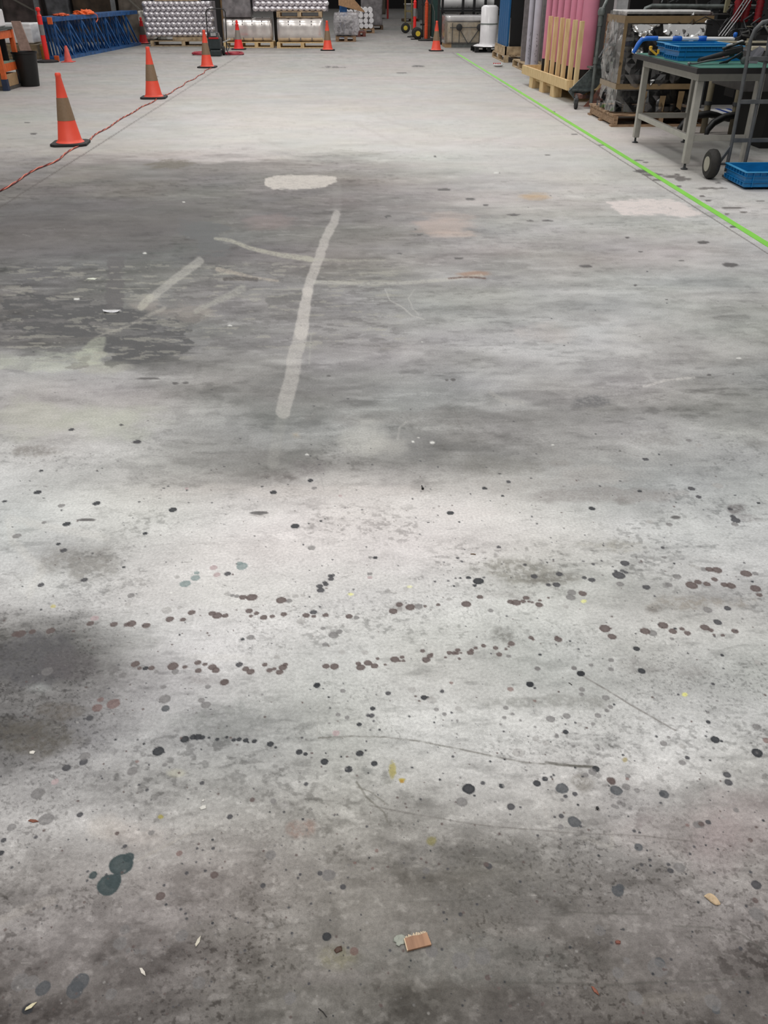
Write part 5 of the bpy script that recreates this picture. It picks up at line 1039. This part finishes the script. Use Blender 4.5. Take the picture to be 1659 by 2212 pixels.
for k, (x, y) in enumerate(((-.68, 1.62), (-.56, 1.66), (-.44, 1.6))):
    pr = []
    for i in range(9): z = 1.13 + i * .035; pr += [(.036, z), (.046, z + .017)]
    MB().lathe(pr, c=(x, y, 0), n=20).build('red_bellows', mat('bellows_red', (128, 20, 30), .5), t, smooth='all'); MB().tube([(x, y, .98), (x, y, 1.14)], .022, 12).build('piston', steel_d, t, smooth=True)
for k in range(3): MB().tube([(-.86 + k * .035, 1.55, 1.0), (-.72 + k * .035, 1.57, 1.2), (-.6 + k * .035, 1.57, 1.42)], .008, 8).build('silver_rod', mat('rod_silver', (140, 140, 142), .3, .6), t, smooth=True)
rr = random.Random(9)
for k in range(16):
    x = rr.uniform(-.85, .2); z = rr.uniform(.98, 1.3); y = rr.uniform(1.5, 1.75); pts = [(x, y, z)]
    for q in range(6): x += rr.uniform(-.12, .12); z += rr.uniform(-.1, .08); pts.append((x, y + rr.uniform(-.03, .03), max(z, .95)))
    MB().tube(pts, rr.choice([.006, .008, .011]), 6).build('cable', rr.choice([soot, mdk, steel_d, mat('cable_grey', (96, 96, 94), .5)]), t, smooth='all')
for k in range(3): MB().tube([(-.78 + .07 * math.cos(a), 1.3 + .02 * math.sin(a * 2), 1.01 + k * .012 + .04 * math.sin(a)) for a in np.linspace(0, 6.2, 22)], .008, 6, closed=True).build('cable_coil', mdk, t, smooth='all')
for k, (x, z, w_, h_, cm) in enumerate(((-.9, 1.2, .3, .012, mg), (-.75, 1.27, .4, .015, mg), (-.6, 1.0, .2, .012, mg), (-.5, 1.08, .3, .01, cream), (-.78, 1.22, .05, .16, mat('khaki_block', (120, 116, 90), .6)))): MB().bb(x, x + w_, 1.72, 1.76, z, z + h_).build('bracket', cm, t, .003)
tag(MB().tube([(3.95, 12.85, 1.15), (3.98, 12.85, 1.22), (4.06, 12.85, 1.25), (5.6, 12.85, 1.24)], .026, 12).build('guard_rail', pipe, None, smooth=True), 'grey guard rail pipe running behind the wrapped machine', 'rail')
tag(MB().bb(4.9, 5.0, 12.9, 13.0, 0, 2.5).build('rail_post', steel_d), 'dark grey post holding up the guard rail', 'post')
t = thing('overhead_linkage', 'dark tangle of pipes and rods behind the guard rail', 'machinery', (4.0, 13.2, 0))
MB().bb(.3, 2.0, .1, .4, .0, 2.4).build('black_housing', soot, t)
for k in range(22):
    x = rr.uniform(.3, 1.7); z = rr.uniform(1.2, 1.42); MB().bar((x, 0, z), (x + rr.uniform(-.2, .2), -.05, z + rr.uniform(-.15, .15)), rr.uniform(.008, .02)).build('rod', rr.choice([mdk, mg, steel_d, mat('rust_dark', (84, 44, 36), .6)]), t)
beige = mat('beige_pipe', (132, 124, 104), .5)
for k, (px_, py_) in enumerate(((1518, 287), (1578, 290))):
    P = G(px_, py_); t = thing('support_tube', ['beige support tube with black curved foot, left one under the table', 'beige support tube with black curved foot, right one by the hand truck'][k], 'tube', (P[0], P[1], 0))
    MB().tube([(0, 0, 0), (0, 0, .98)], .036, 16).build('column', beige, t, smooth=True)
    MB().tube([(-.33, -.1, .0), (-.32, -.09, .06), (-.25, -.05, .13), (-.12, -.02, .19), (0, -.045, .21), (.12, .0, .19), (.3, .05, .14), (.42, .1, .12)], [.022, .034, .04, .04, .04, .034, .03, .02], 12).build('curved_foot', blackm, t, smooth=True)
    MB().lathe([(.045, .3), (.045, .34)], n=16).build('clamp_ring', steel_d, t, smooth=True)
t = thing('blue_white_packet', 'blue and white wrapped packet on the floor behind the table legs', 'packet', (5.0, 11.75, 0))
MB().box((0, 0, .05), (.5, .4, .1)).build('body', white_m, t, .02)
for k in range(3): MB().box((-.15 + k * .14, -.0, .07), (.05, .41, .07)).build('blue_band', mat('band_blue', (44, 74, 150), .5), t, .004)
tag(MB().box((4.86, 11.5, .475), (.09, .08, .09)).build('yellow_block', mat('amber_block', (196, 148, 84), .5), None, .008), 'small amber block on the dark ledge seen under the table', 'block')
tag(MB().bb(4.76, 5.3, 11.3, 11.6, .3, .43).build('dark_ledge', soot), 'black ledge on the machine base seen under the table', 'ledge')

# ================================================================== litter on the floor
P = G(901, 2037); t = thing('wood_chip', 'splintered brown piece of plywood lying near the bottom centre', 'wood chip', (P[0], P[1], 0), R(11))
ply = mat('ply_face', (170, 132, 104), .7, var=.14, scale=60, stretch=(1, .12, 1), col2=(136, 102, 80)); frs = mat('fresh_splinter', (228, 206, 176), .8)
MB().extr([(-.0215, -.0125, .001), (.024, -.0115, .001), (.022, .013, .001), (.006, .011, .001), (-.006, .0125, .001), (-.0215, .0105, .001)], (0, 0, .0045)).build('face', ply, t, .0005)
rr = random.Random(4); m = MB()
for k in range(22):
    x = -.018 + k * .0018; l_ = rr.uniform(.001, .0045) * (1.3 if 8 < k < 15 else 1); m.bar((x, .0105, .004), (x + rr.uniform(-.0006, .0006), .0125 + l_, .004), .0011, .0012)
m.build('splinters', frs, t); MB().extr([(-.0222, -.0125, .0015), (-.0208, -.0125, .0015), (-.0208, .0105, .0015), (-.0222, .0105, .0015)], (0, 0, .0046)).build('torn_edge', frs, t)
def flake(name, label, px, py, pts, col, z=.001, th=.0006, curl=0., sc=1., rz=0., cat='debris', n=8):
    P = G(px, py); m = MB(); f = m.bm.faces.new([m.bm.verts.new((x * sc, y * sc, 0)) for x, y in pts]); bmesh.ops.triangulate(m.bm, faces=[f]); bmesh.ops.subdivide_edges(m.bm, edges=m.bm.edges[:], cuts=3, use_grid_fill=False)
    for v in m.bm.verts: v.co.z = .0008 + curl * sc * (v.co.x / sc) ** 2 + .0008 * math.sin(v.co.y * 300)
    o = m.build(name, mat(name + str(int(px)), col, .6, var=.1, scale=80), None, 0, 'all', loc=(P[0], P[1], z)); o.rotation_euler = (0, 0, rz); sm = o.modifiers.new('s', 'SOLIDIFY'); sm.thickness = th; return tag(o, label, cat)
blobp = [(-.011, .004), (-.006, .009), (.003, .011), (.009, .008), (.011, .0), (.008, -.007), (.001, -.008), (-.002, -.012), (-.008, -.008), (-.007, -.004), (-.012, -.002)]
flake('paper_scrap', 'flat grey green scrap left of the plywood chip', 864, 2032, blobp, (150, 154, 144), curl=0, th=.0004)
# curled leaf
P = G(1538, 1942); m = MB(); n = 16; rows = []
for i in range(n + 1):
    u = i / n; wv = .0055 * math.sin(math.pi * min(max(u, .02), .98)) ** .8; cx_ = -.014 + .026 * u; cy_ = .005 - .016 * u + .003 * math.sin(u * 6); rows.append([m.bm.verts.new((cx_ + wv * q * .8, cy_ + wv * q * .9, .001 + .0015 * (1 - u) + .010 * math.sin(math.pi * u) * ((q + 1) / 2) ** 1.3 * .0 + .006 * math.sin(math.pi * u) * (.5 + q * .5))) for q in (-1, -.5, 0, .5, 1)])
for a, b in zip(rows[:-1], rows[1:]):
    for k in range(4): m.bm.faces.new((a[k], a[k + 1], b[k + 1], b[k]))
o = m.build('dry_leaf', mat('dry_leaf_tan', (196, 172, 140), .7, var=.15, scale=120), None, 0, 'all', loc=(P[0], P[1], .0005)); sm = o.modifiers.new('s', 'SOLIDIFY'); sm.thickness = .0004; tag(o, 'curled tan leaf fragment near the lower right edge', 'leaf')
sl = [(-.012, -.002), (.0, -.004), (.012, .0), (.003, .003), (-.008, .002)]; ch = [(-.005, -.003), (.004, -.004), (.006, .002), (0, .004), (-.006, .002)]
for nm, lb, px, py, pts, col, sc, rz in [
    ('white_sliver', 'pale sliver lying upright in the lower left, above the bottom edge', 428, 2034, sl, (206, 200, 184), .9, 1.2), ('white_sliver', 'pale sliver lower left, pointing down to the right', 309, 2100, sl, (214, 208, 198), .85, -.9), ('white_sliver', 'pale sliver closest to the bottom left corner', 67, 2174, sl, (214, 204, 170), .9, .6),
    ('paint_flake', 'white flake below the dark stain at the left edge', 70, 1626, ch, (220, 216, 208), 1.1, 0), ('paint_flake', 'white flake left of the small dark bolt stain', 439, 1745, ch, (216, 214, 208), 1.2, .4), ('paint_flake', 'tiny white flake just above the larger white flake', 439, 1730, ch, (216, 214, 208), .5, 1), ('paper_scrap', 'torn white paper scrap on the dark peeled patch', 243, 673, [(-.05, -.02), (.03, -.03), (.05, -.01), (.02, .015), (-.03, .02), (-.055, .01)], (206, 206, 210), .9, .2),
    ('paint_flake', 'small white chip left of the torn paper on dark patch', 199, 603, ch, (216, 220, 206), 5, 0), ('brown_fragment', 'small reddish brown fragment right of the plywood chip', 1286, 2141, sl, (132, 76, 56), .8, -1.1), ('brown_fragment', 'reddish brown crumb above the other brown fragment', 1335, 2036, ch, (124, 70, 56), .8, 0), ('brown_fragment', 'thin brown sliver near the left edge', 73, 1774, sl, (122, 70, 50), 1.0, -.2), ('brown_fragment', 'dark brown crumb on the olive stain', 731, 2052, ch, (74, 52, 40), 1.3, .5)]:
    flake(nm, lb, px, py, pts, col, sc=sc, rz=rz, curl=4 if sc < 2 else 0)
def stick(name, label, px, py, L_, r, col, rz, cat='debris'):
    P = G(px, py); pts = [(-L_ / 2, 0, r), (0, L_ * .06, r * 1.3), (L_ / 2, 0, r)]; o = MB().tube(pts, r, 6).build(name, mat(name + str(int(px)), col, .6), None, smooth=True, loc=(P[0], P[1], 0)); o.rotation_euler = (0, 0, rz); return tag(o, label, cat)
stick('black_stick', 'short black stick close to the bottom edge', 697, 2188, .02, .0009, (44, 42, 40), -.8)
stick('brown_twig', 'small brown twig on the pale floor above the brown drips', 1022, 1198, .016, .0014, (104, 78, 48), -.2)
stick('dark_sliver', 'thin dark sliver right of the bottle green drip', 1232, 1478, .011, .0009, (50, 48, 46), -.9)
P = G(912, 1058); t = thing('small_screw', 'small black screw standing on the pale floor in mid picture', 'screw', (P[0], P[1], 0)); MB().tube([(0, 0, .004), (.001, .012, .004), (.0, .022, .004)], .002, 8).build('shank', blackm, t, smooth=True); MB().lathe([(.001, -.002), (.0045, -.001), (.0045, .001), (.001, .002)], c=(.002, 0, .005), n=12, axis='Y').build('head', blackm, t, smooth=True)
P = G(1290, 1747); t = thing('dead_beetle', 'tiny black beetle on the floor at lower right', 'beetle', (P[0], P[1], 0)); MB().lathe([(.0005, -.004), (.0022, -.003), (.0026, 0), (.002, .003), (.0005, .004)], c=(0, 0, .0024), n=14, axis='Y').build('shell', blackm, t, smooth=True)
for s_ in (-1, 1):
    for q in (-.002, 0, .002): MB().tube([(0, q, .002), (s_ * .003, q * 1.5, .0028), (s_ * .0045, q * 2, 0.0004)], .0003, 5).build('leg', blackm, t)
# small white dish thing on the floor by the far pallets
P = G(1076, 144); t = thing('white_dish', 'small white dish with red specks on the floor by the far pallets', 'dish', (P[0], P[1], 0))
MB().lathe([(.05, 0), (.1, .02), (.11, .045), (.1, .05), (.04, .045)], n=28).build('bowl', white_m, t, smooth=True)
for k in range(4): MB().lathe([(.004, 0), (.016, .01), (.012, .024)], c=(-.09 + k * .045, .05, .045), n=10).build('red_speck', darkred, t, smooth=True)
